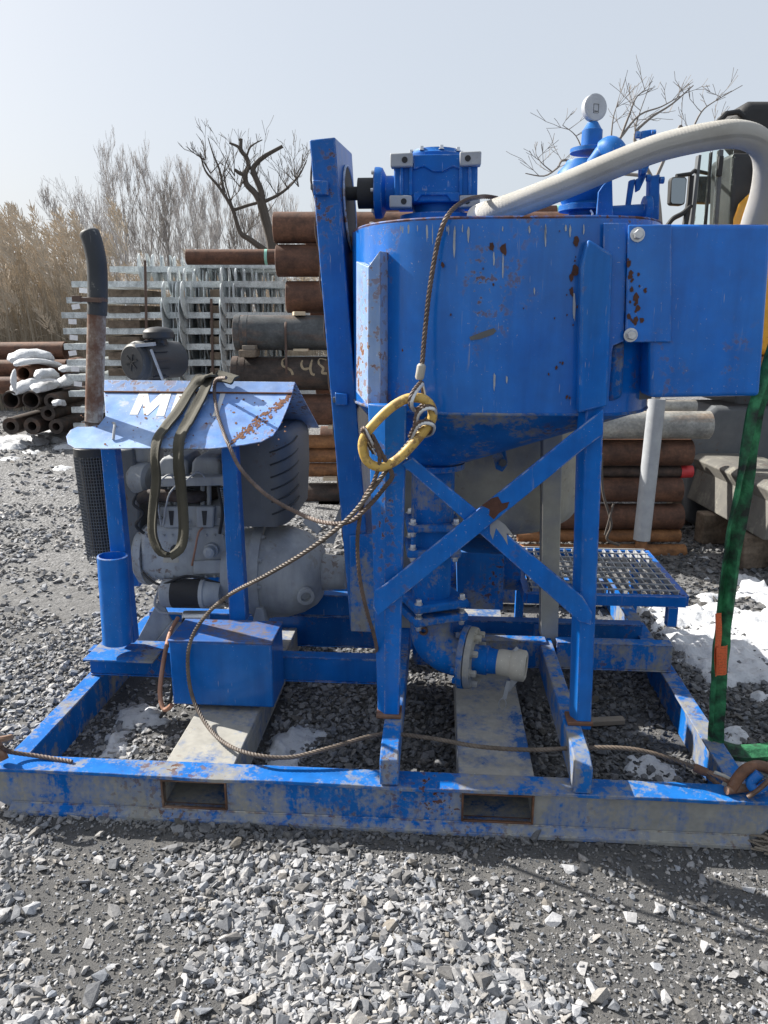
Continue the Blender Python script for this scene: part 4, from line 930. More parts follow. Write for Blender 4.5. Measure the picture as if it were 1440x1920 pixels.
# bell housing
b0_, b1_ = P(430, 1068, .95), P(648, 1058, .95); rb = R(520, 1068, 1, .95); ln_ = (b1_-b0_).length; ax_ = Vector((1, 0, 0))
pr = [(.0, 62), (.14, 66), (.145, 78), (.20, 80), (.24, 82), (.26, 92), (.30, 93), (.34, 93), (.345, 86), (.52, 84), (.66, 74), (.76, 60), (.80, 48), (.81, 33), (.98, 31), (1.0, 31)]
m = MB(); m.lathe(b0_, ax_, [(t*ln_, r*rb) for t, r in pr], 40); bel = part('bell_housing', m, 'cast_grey', bevel=0)
for k in range(12):
    a = 2*math.pi*k/12; bolt(b0_+ax_*(.345*ln_)+Vector((0, math.cos(a), math.sin(a)))*(90*rb), ax_, .007, .012, bel, 'cast_grey')
m = MB(); m.lathe(P(572, 1115, .80), (.3, -.95, -.1), [(0, .034), (.022, .034), (.022, .020), (.004, .020)], 18, cap=False); m.cyl(P(572, 1115, .80), P(573, 1117, .793), .019, 14); part('inspection_port', m, 'cast_grey', bel, bevel=0)
m = MB(); m.box(P(586, 985, .80), (.075, .02, .03), mat=Matrix.Rotation(.7, 3, 'Y')); part('shift_cover', m, 'cast_grey', bel, bevel=.004)
m = MB(); m.px([(610, 1018), (626, 1020), (648, 948), (640, 945)], .86, .865); part('lever_blade', m, 'cast_grey', bevel=.001)
m = MB(); m.px([(474, 1165), (480, 1140), (492, 1140), (500, 1170)], .76, .80); part('engine_foot', m, 'cast_grey', bevel=.003)
# battery box
m = MB(); bq = P(326, 1337, .40), P(514, 1340, .40); zb0 = BH+.012; zb1 = P(400, 1205, .40).z
m.box2((bq[0].x, .40, zb0), (bq[1].x, .585, zb1)); bb = part('battery_box', m, 'blue_shaded', bevel=.006)
m = MB(); m.box2((bq[0].x-.003, .397, zb1-.003), (bq[1].x+.003, .590, zb1+.006)); part('box_lid', m, 'lid_worn', bb, bevel=.004)

# grating step on the right
g = [PZ(1286, 1118, .40), PZ(1005, 1122, .40), PZ(1015, 1020, .40), PZ(1212, 1020, .40)]
gu0, gu1, gv0, gv1 = .56, g[0].x, g[0].y, g[0].y+.62
m = MB()
for a, b in (((gu0, gv0), (gu1, gv0)), ((gu1, gv0), (gu1, gv1)), ((gu0, gv1), (gu1, gv1)), ((gu0, gv0), (gu0, gv1))):
    m.bar((a[0], a[1], .378), (b[0], b[1], .378), .03 if a[1] == b[1] else .028, .044)
step = part('step_frame', m, 'blue_frame', bevel=.002)
nb = 15; me_bar = None
for k in range(nb):
    v = gv0+.02+(gv1-gv0-.04)*k/(nb-1) if False else 0
for k in range(17):
    u = gu0+.025+(gu1-gu0-.05)*k/16
    m = MB(); m.bar((u, gv0+.016, .398), (u, gv1-.016, .398), .004, .026); part('bearing_bar', m, 'galvanised_worn', step, bevel=0)
for k in range(9):
    v = gv0+.03+(gv1-gv0-.06)*k/8
    m = MB(); m.bar((gu0+.015, v, .4115), (gu1-.015, v, .4115), .006, .006); part('cross_rod', m, 'galvanised_worn', step, bevel=0)
m = MB(); m.box2((gu1-.07, gv0-.02, BH+.115), (gu1-.03, gv0+.02, .356)); part('step_leg', m, 'blue_frame', step, bevel=.002)
m = MB(); m.box2((gu0+.02, gv1-.05, .0), (gu0+.06, gv1-.01, .356)); part('step_leg', m, 'blue_frame', step, bevel=.002)
m = MB(); m.box2((gu1-.07, gv1-.05, .0), (gu1-.03, gv1-.01, .356)); part('step_leg', m, 'blue_frame', step, bevel=.002)

# ------------------------------------------------------------------ hose, wire ropes, slings, link, shackles (they hang on or lie over the plant)
def mw(pts): return [M2W(p) for p in pts]
hp = smooth_path(mw([P(898, 408, .50), P(925, 398, .44), P(975, 381, .40), P(1060, 348, .37), P(1150, 310, .35), P(1240, 276, .34), P(1330, 256, .34), P(1385, 252, .36), P(1424, 268, .39), P(1438, 305, .42), P(1432, 360, .45), P(1416, 412, .47), P(1405, 450, .48)]), 9)
hr = R(1150, 310, 25, .35)
hp = resample(hp, .0022); m = MB(); m.tube(hp, [hr*(1+.0045*math.sin(2*math.pi*i*.0022/.0088)) for i in range(len(hp))], 24)
hose = m.build('hose', 'hose_fabric')
uvl = hose.data.uv_layers.new(name='UVMap'); nseg = 24
for poly in hose.data.polygons:
    for li in poly.loop_indices:
        vi = hose.data.loops[li].vertex_index; i, k = divmod(vi, nseg); uvl.data[li].uv = (i/len(hp)*2.0, k/nseg)
tag(hose, 'thick white woven hose arching over the box tank', 'hose')
o = MB().tube(smooth_path(mw([P(896, 409, .51), P(906, 405, .48), P(918, 401, .455)]), 4), hr*1.05, 24).build('hose_cuff', 'hose_fabric', hose)
o.matrix_parent_inverse = Matrix.Identity(4)

def rope(name, pts, r, mat, label, k=10, parent=None, local=False):
    path = resample(smooth_path(pts if local else mw(pts), k), .0065)
    m = MB(); m.tube(path, r, 12, star=6, twist=6.283/.075)
    o = m.build(name, mat, parent, angle=80)
    if label: tag(o, label, 'cable')
    return o
CR = .0061
TV = .165
rope('wire_rope', [P(932, 372, .50), P(905, 369, .42), P(870, 378, .30), P(840, 404, .215), P(822, 450, .212), P(806, 540, .205), P(797, 620, .195), P(791, 690, .175)], CR, 'cable_rust', 'brown wire rope hanging over the hopper rim down to the yellow link')
rope('wire_rope', [P(424, 708, .70), P(405, 712, .76), P(402, 735, .79), P(408, 775, .68), P(420, 812, .58), P(430, 836, .50), P(452, 880, .45), P(500, 928, .38), P(560, 962, .30), P(610, 980, .22), P(655, 978, .17), P(690, 950, .155), P(720, 915, .15), P(735, 890, .145), P(715, 850, .14), P(697, 815, .13)], CR, 'cable_rust', 'rusty wire rope drooping from the engine hood to the yellow link')
rope('wire_rope', [P(808, 775, .155), P(790, 800, .165), P(765, 832, .165), P(735, 868, .160), P(700, 915, .150), P(650, 975, .145), P(580, 1030, .15), P(500, 1078, .20), P(430, 1115, .28), P(385, 1155, .345), P(358, 1200, .375), P(352, 1250, .375), P(362, 1310, .35), P(392, 1365, .25), P(430, 1398, .14), P(480, 1416, .075), P(545, 1420, .07), P(620, 1402, .10), P(715, 1377, .16), P(800, 1383, .17), P(900, 1400, .14), P(1000, 1406, .12), P(1090, 1402, .13), P(1180, 1404, .11), P(1250, 1420, .09), P(1310, 1442, .075), P(1342, 1452, .07)], CR, 'cable_bright', 'long wire rope looping past the battery box and along the front beam')
rope('wire_rope', [P(700, 830, .125), P(712, 860, .135), P(700, 905, .15), P(682, 935, .16), P(674, 975, .165), P(670, 1020, .165), P(674, 1080, .165), P(686, 1140, .165), P(702, 1195, .19), P(707, 1225, .24)], CR*.9, 'cable_rust', 'dark wire rope hanging straight down beside the left hopper leg')
rope('wire_rope', [P(4, 1402, .02), P(20, 1410, .04), P(60, 1416, .055), P(110, 1424, .05), P(135, 1428, .04)], CR, 'cable_rust', 'short wire rope end at the left front corner of the skid')
# master link
lk = [(793, 748), (808, 762), (810, 785), (792, 812), (760, 848), (735, 868), (712, 876), (690, 866), (680, 842), (684, 818), (706, 790), (735, 763), (765, 747)]
m = MB(); m.tube(resample(smooth_path(mw([P(x, y, .145) for x, y in lk]), 8, True), .01), .0135, 16, closed=True)
tag(m.build('master_link', 'yellow_link'), 'chipped yellow oval lifting link hanging in front of the hopper', 'lifting link')
def eye(name, pts, label, r=CR, mat='cable_rust', v=.13):
    return rope(name, [P(x, y, q) for x, y, q in pts], r, mat, label, 6)
# thimble eyes round the link
for lab, seq, sw in (('wire rope eye with pale ferrule at the top of the yellow link', [(790, 716, .165), (775, 735, .130), (769, 752, .118), (772, 765, .135), (782, 768, .165), (795, 755, .175), (794, 735, .172), (790, 716, .168)], ((791, 682), (786, 712))),
                     ('wire rope eye looped on the upper right bend of the yellow link', [(778, 800, .15), (782, 775, .128), (796, 763, .120), (812, 765, .128), (814, 778, .155), (800, 786, .172)], None),
                     ('wire rope eye looped just below the upper right bend of the link', [(768, 820, .15), (780, 797, .128), (796, 790, .120), (811, 796, .130), (808, 810, .158), (794, 816, .172)], None),
                     ('wire rope eye on the lower left bend of the yellow link', [(700, 838, .135), (690, 818, .122), (682, 803, .122), (680, 812, .150), (690, 830, .168), (702, 850, .16)], None)):
    e = eye('rope_eye', seq, None); e['label'] = lab; e['category'] = 'rope eye'
    th = smooth_path([M2W(P(x+3, y+3, q-.004)) for x, y, q in seq], 6)
    m = MB(); m.tube(th, .0052, 8, flat=.6); m.build('thimble', 'bright_steel', e)
    if sw:
        a, b = M2W(P(*sw[0], .172)), M2W(P(*sw[1], .17)); m = MB(); m.lathe(a, b-a, [(0, .008), (.006, .0125), ((b-a).length-.006, .0125), ((b-a).length, .009)], 14); m.build('ferrule', 'pale_steel', e)
# shackle and hook at the right corner, hook at the left
sh = empty('shackle', M2W(P(1400, 1460, .05)), 0, 'rusty bow shackle at the right front corner of the skid', 'shackle')
def shp(name, pts, r, mat, **k):
    m = MB(); m.tube([q-sh.location for q in smooth_path(mw(pts), 6)], r, 14, **k); return m.build(name, mat, sh)
shp('bow', [P(1372, 1480, .03), P(1383, 1460, .03), P(1400, 1442, .035), P(1425, 1436, .045), P(1450, 1448, .05), P(1462, 1470, .05)], .016, 'hook_rust')
shp('pin', [P(1362, 1482, .02), P(1392, 1478, .035), P(1440, 1470, .05)], .012, 'hook_rust')
shp('clasp', [P(1425, 1450, .02), P(1408, 1466, .02), P(1418, 1480, .01), P(1440, 1470, .01)], .015, 'blue_frame')
shp('tongue', [P(1402, 1494, .0), P(1425, 1478, .0), P(1450, 1455, .0)], .014, 'hook_rust', flat=.5)
e = rope('rope_eye', [P(1318, 1444, .075), P(1340, 1452, .06), P(1366, 1466, .045), P(1385, 1480, .04), P(1378, 1486, .055), P(1352, 1474, .075), P(1330, 1458, .085), P(1322, 1448, .08)], CR, 'hook_rust', None, 6)
e['label'] = 'rusty wire rope eye hooked to the shackle at the right corner'; e['category'] = 'rope eye'
m = MB(); m.tube(smooth_path(mw([P(1340, 1448, .055), P(1362, 1457, .05), P(1390, 1476, .04), P(1380, 1480, .05), P(1355, 1468, .06)]), 6), .007, 8, flat=.7); m.build('thimble', 'pale_steel', e)
a, b = M2W(P(1300, 1438, .08)), M2W(P(1326, 1449, .075)); m = MB(); m.lathe(a, b-a, [(0, .009), (.006, .013), ((b-a).length-.004, .013), ((b-a).length, .01)], 12); m.build('ferrule', 'hook_rust', e)
hk = MB(); hk.tube(smooth_path(mw([P(-40, 1395, .02), P(-10, 1388, .01), P(14, 1384, .02), P(20, 1382, .03)]), 5), .010, 10); hk.tube(smooth_path(mw([P(-10, 1388, .03), P(0, 1405, .03), P(8, 1425, .02)]), 5), .014, 10)
tag(hk.build('lifting_hook', 'hook_rust'), 'rusty hook at the left front corner of the skid', 'hook')

# webbing sling over the hood
def ribbon(pts, width, thick, wdir=None, k=6, fold=.0, seed=0):
    path = resample(smooth_path(pts, k), .014); m = MB(); n = len(path); W_ = 6; vs = []
    for i, p in enumerate(path):
        t = (path[min(i+1, n-1)]-path[max(i-1, 0)]).normalized()
        w = wdir(i/(n-1)) if callable(wdir) else Vector(wdir)
        w = (w-t*w.dot(t)).normalized(); nn = t.cross(w)
        wid = width*(1+.12*mnoise.noise(Vector((i*.12, seed, 0))))
        for s in (1, -1):
            for j in range(W_):
                f = (j/(W_-1)-.5)*(1 if s > 0 else -1)
                wave = fold*math.sin(f*7+i*.05+seed)+.3*fold*mnoise.noise(Vector((i*.2, f*4, seed)))
                vs.append(p+w*(f*wid)+nn*(s*thick/2+wave))
    q = 2*W_
    fs = [(i*q+j, i*q+(j+1) % q, (i+1)*q+(j+1) % q, (i+1)*q+j) for i in range(n-1) for j in range(q)]
    m.add(vs, fs, True); m.add(vs[:q], [tuple(range(q))]); m.add(vs[-q:], [tuple(range(q))]); return m
ws = empty('webbing_sling', M2W(HP(380, 730)), 0, 'dark olive webbing sling draped over the engine hood', 'sling')
def wsp(pts, *a, **k):
    m = ribbon([q-ws.location for q in mw(pts)], *a, **k); return m.build('webbing', 'olive_webbing', ws, angle=70)
wd1 = lambda f: Vector((.8, -.25, .15)) if f < .45 else Vector((.75, -.6, .1))
wsp([HP(405, 722, .03), P(398, 706, .84), P(378, 708, .83), HP(362, 735, .022), HP(335, 775, .016), HP(310, 808, .016), HP(297, 834, .022), P(290, 860, .485), P(293, 900, .50), P(288, 950, .51), P(287, 1000, .50), P(300, 1032, .48), P(318, 1040, .47)], .048, .008, wdir=wd1, fold=.004, seed=1)
wsp([P(440, 712, .80), P(418, 706, .84), HP(400, 722, .035), HP(383, 750, .022), HP(360, 790, .016), HP(340, 832, .022), P(335, 860, .48), P(338, 905, .50), P(342, 950, .50), P(343, 1000, .49), P(336, 1028, .48), P(318, 1042, .465)], .046, .008, wdir=wd1, fold=.004, seed=4)
# green round sling with orange tag
gs = empty('round_sling', M2W(P(1350, 1390, .30)), 0, 'green round sling with orange tag hanging from the box tank', 'sling')
gpath = [P(1462, 640, .30), P(1440, 700, .27), P(1415, 760, .25), P(1400, 840, .24), P(1388, 920, .24), P(1376, 1000, .25), P(1366, 1080, .26), P(1357, 1160, .27), P(1352, 1230, .28), P(1348, 1300, .29), P(1346, 1350, .30), P(1345, 1392, .32)]
m = ribbon([q-gs.location for q in mw(gpath)], .048, .016, wdir=lambda f: Vector((1, .25+.5*math.sin(f*9), 0)), fold=.014, seed=3); m.build('sling_sleeve', 'green_sling', gs, angle=70)
ggp = [M2W(PZ(1345, 1400, .03)), M2W(PZ(1385, 1410, .03)), M2W(PZ(1430, 1408, .03)), M2W(PZ(1500, 1400, .03)), M2W(PZ(1600, 1395, .03))]
m = ribbon([q-gs.location for q in ggp], .06, .02, wdir=(0, 1, .3), fold=.006, seed=7); m.build('sling_sleeve', 'green_sling', gs, angle=70)
m = ribbon([q-gs.location for q in mw([P(1346, 1150, .25), P(1347, 1190, .245), P(1344, 1230, .235), P(1346, 1262, .235)])], .020, .0015, wdir=(1, .2, 0), fold=.002, seed=5); m.build('sling_tag', 'orange_tag', gs)
m = ribbon([q-gs.location for q in mw([P(1353, 1212, .238), P(1353, 1238, .236), P(1352, 1266, .236)])], .042, .0015, wdir=(1, .3, 0), fold=.004, seed=6); m.build('sling_tag', 'orange_tag', gs)

# ------------------------------------------------------------------ yard behind: pipe stacks
def pipe_obj(name, x0, x1, y, rpx, Y, mat, label, group=None, slope=0, wall=.12, collar=None, tilt=0.0):
    a, b = W(x0, y, Y), W(x1, y+slope, Y+tilt); r = rpx*((W(x0+1, y, Y)-W(x0, y, Y)).length)
    m = MB(); ln = (b-a).length
    m.lathe((0, 0, 0), (1, 0, 0), [(.012, r*(1-wall)), (0, r*(1-wall*.5)), (.004, r), (ln-.004, r), (ln, r*(1-wall*.5)), (ln-.012, r*(1-wall)), (.012, r*(1-wall))], 28, cap=False)
    o = m.build(name, mat, None, angle=50); o.location = a; o.rotation_mode = 'QUATERNION'; o.rotation_quaternion = Vector((1, 0, 0)).rotation_difference(b-a)
    o.rotation_quaternion = o.rotation_quaternion @ Matrix.Rotation(random.random()*6, 4, 'X').to_quaternion()
    tag(o, label, 'pipe', group); return o, a, b, r
YA = 6.2
SG = 'steel pipes stacked behind the belt guard'
rows = [(514, 1060, 427, 28, 'rust_brown', 'top brown steel pipe of the stack behind the belt guard'),
        (519, 1060, 489, 29, 'rust_brown', 'second brown steel pipe from the top behind the belt guard'),
        (538, 1040, 557, 29, 'rust_brown', 'third, shorter brown steel pipe from the top behind the belt guard'),
        (441, 900, 624, 32, 'pipe_steel', 'grey collared steel pipe with rusty end above the chalked pipe'),
        (437, 900, 700, 31, 'rust_dark', 'dark rusty pipe chalked 548 above the engine hood'),
        (470, 900, 768, 29, 'rust_brown', 'brown steel pipe just above the three orange pipes'),
        (562, 900, 828, 13, 'rust_orange', 'uppermost of three thin orange rusty pipes beside the belt guard'),
        (562, 900, 854, 13, 'rust_orange', 'middle of three thin orange rusty pipes beside the belt guard'),
        (562, 900, 881, 13, 'rust_orange', 'lowest of three thin orange rusty pipes beside the belt guard'),
        (560, 900, 927, 22, 'rust_dark', 'dark pipe with steel collar under the thin orange pipes'),
        (555, 900, 972, 22, 'rust_dark', 'lowest dark pipe of the stack beside the belt guard')]
for i, (x0, x1, y, r, mt, lab) in enumerate(rows):
    Yr = YA + (.0 if i > 2 else .15)
    o, a, b, rr = pipe_obj('steel_pipe', x0, x1, y, r, Yr, mt, lab, SG)
    if i in (3, 4):
        for d, w, f in ((.0, .05, 1.02), (.075, .035, 1.015)):
            m = MB(); m.lathe((d, 0, 0), (1, 0, 0), [(0, rr*.9), (.004, rr*f), (w, rr*f), (w+.004, rr*.99)], 28, cap=False); m.build('pipe_collar', 'rust_dark' if i == 4 else 'pipe_steel', o)
    if i == 4:                                       # chalk writing 548
        rxy = Yr-rr-.006
        def stroke(pts_):
            return [W(x, y_, rxy)-Vector((0, 0, 0)) for x, y_ in pts_]
        for ch_ in ([(536, 672), (530, 677), (530, 686), (538, 690), (546, 695), (549, 703)], [(568, 676), (565, 684), (570, 692), (582, 690)], [(586, 675), (582, 688), (584, 700), (590, 703)], [(612, 676), (600, 674), (598, 683), (606, 690), (604, 699), (613, 700)]):
            pp = smooth_path(stroke(ch_), 4)
            cen_z = a.z
            q = []
            for p_ in pp:
                dz = p_.z-cen_z; yy = Yr-math.sqrt(max(rr*rr-dz*dz, 1e-5))-.001
                d_ = (p_-CAM); p2 = CAM+d_*(yy/p_.y); q.append(o.rotation_quaternion.inverted() @ (p2-a))
            m = MB(); m.tube(q, .011, 6, flat=.25, flatdir=o.rotation_quaternion.inverted() @ Vector((0, 1, 0))); m.build('chalk_figure', 'chalk', o)
for k, (x, y0, y1, lab) in enumerate([(536, 592, 730, 'thin rusty steel band round the two collared pipes')]):
    m = MB(); m.tube(smooth_path([W(x, y0, YA-.02), W(x-1, 615, YA-.15), W(x, 650, YA-.13), W(x+1, 690, YA-.15), W(x+2, y1, YA-.05)], 5), .010, 6, flat=.3, flatdir=(0, 1, 0)); tag(m.build('steel_band', 'strap_steel'), lab, 'strap')
def block(c, size, mat, label, cat, rz=0, name='timber_block'):
    m = MB(); m.box((0, 0, 0), size); o = m.build(name, mat, None, .004); o.location = c; o.rotation_euler = (0, 0, rz); return tag(o, label, cat)
s6 = 6.2/1420
block(W(468, 662, YA-.1), (.13, .22, .055), 'dunnage_wood', 'wider wood spacer block at the left end between the collared pipes', 'wood block')
block(W(470, 651, YA-.1), (.10, .2, .035), 'old_wood', 'grey wood shim on top of the spacer block between collared pipes', 'wood block')
block(W(560, 588, YA), (.09, .2, .03), 'brick_wood', 'pale wood scrap on top of the grey collared pipe', 'wood block', .2)
block(W(565, 656, YA-.06), (.12, .1, .02), 'brick_wood', 'pale wood shim under the grey collared pipe', 'wood block')
block(W(632, 800, YA-.1), (.14, .1, .025), 'brick_wood', 'pale wood shim under the brown pipe beside the belt guard', 'wood block')
block(W(622, 897, YA-.1), (.14, .1, .02), 'brick_wood', 'pale wood shim under the lowest thin orange pipe', 'wood block')
for k, (y, lab) in enumerate(((905, 'upper steel end cap on the dark pipe beside the engine'), (950, 'lower steel end cap on the dark pipe beside the engine'))):
    q = W(562, y, YA-.22); m = MB(); m.lathe((0, 0, 0), (0, 0, 1), [(-.05, .035), (.0, .035), (.004, .03), (.03, .028), (.045, .018), (.08, .016)], 16); o = m.build('steel_fitting', 'pale_steel'); o.location = q; tag(o, lab, 'fitting')
# timber cribbing that carries the stacks
def crib(x0, x1, Y, z0, z1, lab, mat='dunnage_wood'):
    a, b = W(x0, 900, Y), W(x1, 900, Y); m = MB(); m.box((0, 0, 0), (b.x-a.x, .6, z1-z0)); o = m.build('timber_cribbing', mat, None, .004); o.location = ((a.x+b.x)/2, Y, (z0+z1)/2); return tag(o, lab, 'timber')
crib(600, 640, YA+.1, 0, W(600, 998, YA).z, 'dark timber cribbing under the stack beside the belt guard')
crib(840, 880, YA+.1, 0, W(600, 998, YA).z, 'dark timber cribbing under the stack hidden behind the hopper')
# the back rows of the stack fill the dark behind
for k in range(4):
    pipe_obj('steel_pipe', 575+k*9, 930, 470+k*120, 31, YA+.75+.05*k, 'rust_brown', ['uppermost back-row brown pipe behind the stack', 'second back-row brown pipe behind the stack', 'third back-row brown pipe behind the stack', 'lowest back-row brown pipe behind the stack'][k], SG)
YB = 4.75
SB = 'steel pipes stacked behind the grating step'
rowsB = [(1060, 1216, 757, 9, 'rust_orange', 'topmost thin pale pipe above the grating step', .35), (1040, 1304, 762, 12, 'pipe_grey', 'thin pale rusty pipe second from top above the grating step', .18),
         (1010, 1330, 797, 26, 'pipe_grey', 'grey steel pipe with orange rust on the long stack end', -.05), (1000, 1294, 848, 25, 'rust_brown', 'brown pipe directly under the grey steel pipe', 0),
         (1000, 1276, 884, 11, 'rust_dark', 'thin dark pipe with a red plastic cap', .02), (1000, 1275, 918, 23, 'rust_brown', 'brown pipe directly under the red-capped thin pipe', 0),
         (980, 1276, 968, 24, 'rust_brown', 'brown pipe two below the red-capped thin pipe', 0), (970, 1274, 1004, 12, 'rust_orange', 'thin orange rusty pipe second from the ground', -.02), (960, 1283, 1036, 16, 'rust_orange', 'orange rusty pipe lying lowest by the snow', -.05)]
for i, (x0, x1, y, r, mt, lab, dy) in enumerate(rowsB):
    o, a, b, rr = pipe_obj('steel_pipe', x0, x1, y, r, YB+dy, mt, lab, SB)
    if i == 4:
        m = MB(); ln = (b-a).length; m.lathe((ln-.005, 0, 0), (1, 0, 0), [(0, rr*1.1), (.01, rr*1.15), (.078, rr*1.02), (.08, .001)], 14, smooth=False); tag(m.build('pipe_plug', 'red_plastic', o), None, None)
for k in range(3):
    pipe_obj('steel_pipe', 1000, 1262, 850+k*62, 26, YB+.45, 'rust_dark', ['upper back-row pipe behind the red-capped pipe stack', 'middle back-row pipe behind the red-capped pipe stack', 'lower back-row pipe behind the red-capped pipe stack'][k], SB)
a, b = W(1203, 1012, YB-.32), W(1232, 748, YB-.28)
m = MB(); m.pipe((0, 0, 0), b-a, .050, .043, 24); o = m.build('leaning_pipe', 'galvanised_worn'); o.location = a; tag(o, 'grey galvanised pipe leaning upright against the brown pipe stack', 'pipe')
m = MB(); m.cyl((a.x, a.y, 0), a+Vector((0, 0, -.005)), .035, 16); o = m.build('pipe_stake', 'rust_orange'); tag(o, 'short orange rusty stub under the leaning grey pipe', 'pipe')
# far brown pipe with green band on the helical pile stack
o, a, b, rr = pipe_obj('steel_pipe', 350, 700, 482, 14, 8.6, 'rust_brown', 'long brown pipe lying on the galvanised piles, with a green band')
m = MB(); m.lathe(((b-a).length*.42, 0, 0), (1, 0, 0), [(0, rr*1.01), (.03, rr*1.01)], 24, cap=False); m.build('green_band', 'band_green', o)
o, a, b, rr = pipe_obj('steel_pipe', 700, 1062, 400, 14, 8.0, 'rust_brown', 'high brown pipe with a green band beside the check valve')
m = MB(); m.lathe(((b-a).length*.945, 0, 0), (1, 0, 0), [(0, rr*1.01), (.035, rr*1.01)], 24, cap=False); m.build('green_band', 'band_green', o)
crib(700, 740, 8.0, 0, W(700, 414, 8.0).z, 'tall timber crib hidden behind the hopper, carrying the banded pipe'); crib(1010, 1030, 8.0, 0, W(700, 414, 8.0).z, 'tall timber crib behind the check valve carrying the banded pipe')

# galvanised helical piles
YH = 8.8
def helix(m, c, r, t=.012, pitch=.08):
    n = 22; vs = []
    for k in range(n+1):
        a = 2*math.pi*k/n; dx = pitch*(k/n-.5)
        for q, e in ((.12, 0), (1, 0), (1, t), (.12, t)): vs.append(c+Vector((dx+e, r*q*math.cos(a+math.pi/2), r*q*math.sin(a+math.pi/2))))
    fs = [(k*4+j, k*4+(j+1) % 4, k*4+4+(j+1) % 4, k*4+4+j) for k in range(n) for j in range(4)]; fs += [(3, 2, 1, 0), (n*4, n*4+1, n*4+2, n*4+3)]
    m.add(vs, fs, False)
LP_ = 3.2
ms = MB(); ms.box((LP_/2, 0, 0), (LP_, .066, .066)); shaft_o = ms.build('shaft', 'galvanised', None, .006); shaft_me = shaft_o.data; bpy.data.objects.remove(shaft_o)
mh = MB(); helix(mh, Vector((0, 0, 0)), .185); ho = mh.build('helix_plate', 'galvanised'); helix_me = ho.data; bpy.data.objects.remove(ho)
mt_ = MB(); mt_.box((0, 0, -.05), (.09, .004, .055)); to = mt_.build('paper_tag', 'tag_white'); tag_me = to.data; bpy.data.objects.remove(to)
levels = [(497, 350, (372, 418), 9.4), (505, 205, (268, 425), 9.6), (533, 138, (328, 425), 9.0), (563, 124, (314, 420), YH), (591, 118, (316, 422), YH), (621, 121, (318, 422), YH), (650, 124, (318, 424), YH), (680, 127, (320, 424), YH), (708, 130, (322, 424), YH), (738, 132, (322, 424), YH), (768, 135, (322, 424), YH), (798, 137, (322, 424), YH)]
ordn = ['topmost', 'second', 'third', 'fourth', 'fifth', 'sixth', 'seventh', 'eighth', 'ninth', 'tenth', 'eleventh', 'lowest']
for i, (y, x0, dx, Y0) in enumerate(levels):
    nd = 6 if i < 9 else 2
    for d in range(nd):
        Y = Y0+d*.16; p = W(x0, y, Y0); p.y = Y; p.x += d*.05+random.uniform(-.02, .02)
        lab = f'front galvanised helical pile in the {ordn[i]} layer of the stack' if d == 0 else f'galvanised helical pile {["", "one", "two", "three", "four", "five"][d]} behind the front one in the {ordn[i]} layer of the stack'
        e = empty('helical_pile', p, random.uniform(-.004, .004), lab, 'helical pile', 'galvanised helical piles in the stack')
        s = bpy.data.objects.new('shaft', shaft_me); COL.objects.link(s); s.parent = e
        s.scale = (min(1, (W(570, y, Y0).x-p.x)/LP_+.06*random.random()), 1, 1)
        for q in dx+((348,) if i > 2 and d % 2 == 0 else ()):
            h = bpy.data.objects.new('helix_plate', helix_me); COL.objects.link(h); h.parent = e
            h.location = (W(q, y, Y0).x-W(x0, y, Y0).x+d*.055, 0, 0); h.rotation_euler = (random.uniform(-.3, .3), 0, 0)
            h.scale = (1, 1, 1) if q > 400 or i < 3 else (1, 1.12, 1.12)
        if 2 <= i <= 8 and d == 0:
            g_ = bpy.data.objects.new('paper_tag', tag_me); COL.objects.link(g_); g_.parent = e; g_.location = (.06+.08*random.random(), -.04, -.02); g_.rotation_euler = (0, random.uniform(-.2, .2), 0)
# timbers between the layers
for i, (y, x0, dx, Y0) in enumerate(levels[2:]):
    for k, (xa, xb) in enumerate(((205, 265), (395, 420))):
        a, b = W(xa, y+10, Y0), W(xb, y+24, Y0)
        m = MB(); m.box((0, 0, 0), (b.x-a.x, 1.0, abs(a.z-b.z))); o = m.build('timber_spacer', 'dunnage_wood', None, .005); o.location = ((a.x+b.x)/2, Y0+.45, (a.z+b.z)/2)
        tag(o, f'{"wide" if k == 0 else "narrow"} weathered timber spacer under the {ordn[i+2]} layer of helical piles', 'timber')
for k, (x, y0, y1, Y0) in enumerate(((272, 488, 690, YH-.06), (396, 560, 720, YH-.06))):
    m = MB(); m.tube([W(x, y0, Y0), W(x+2, (y0+y1)/2, Y0), W(x+3, y1, Y0)], .016, 6, flat=.4, flatdir=(0, 1, 0)); tag(m.build('steel_band', 'strap_steel'), ['dark steel band on the left part of the pile stack', 'dark steel band on the right part of the pile stack'][k], 'strap')

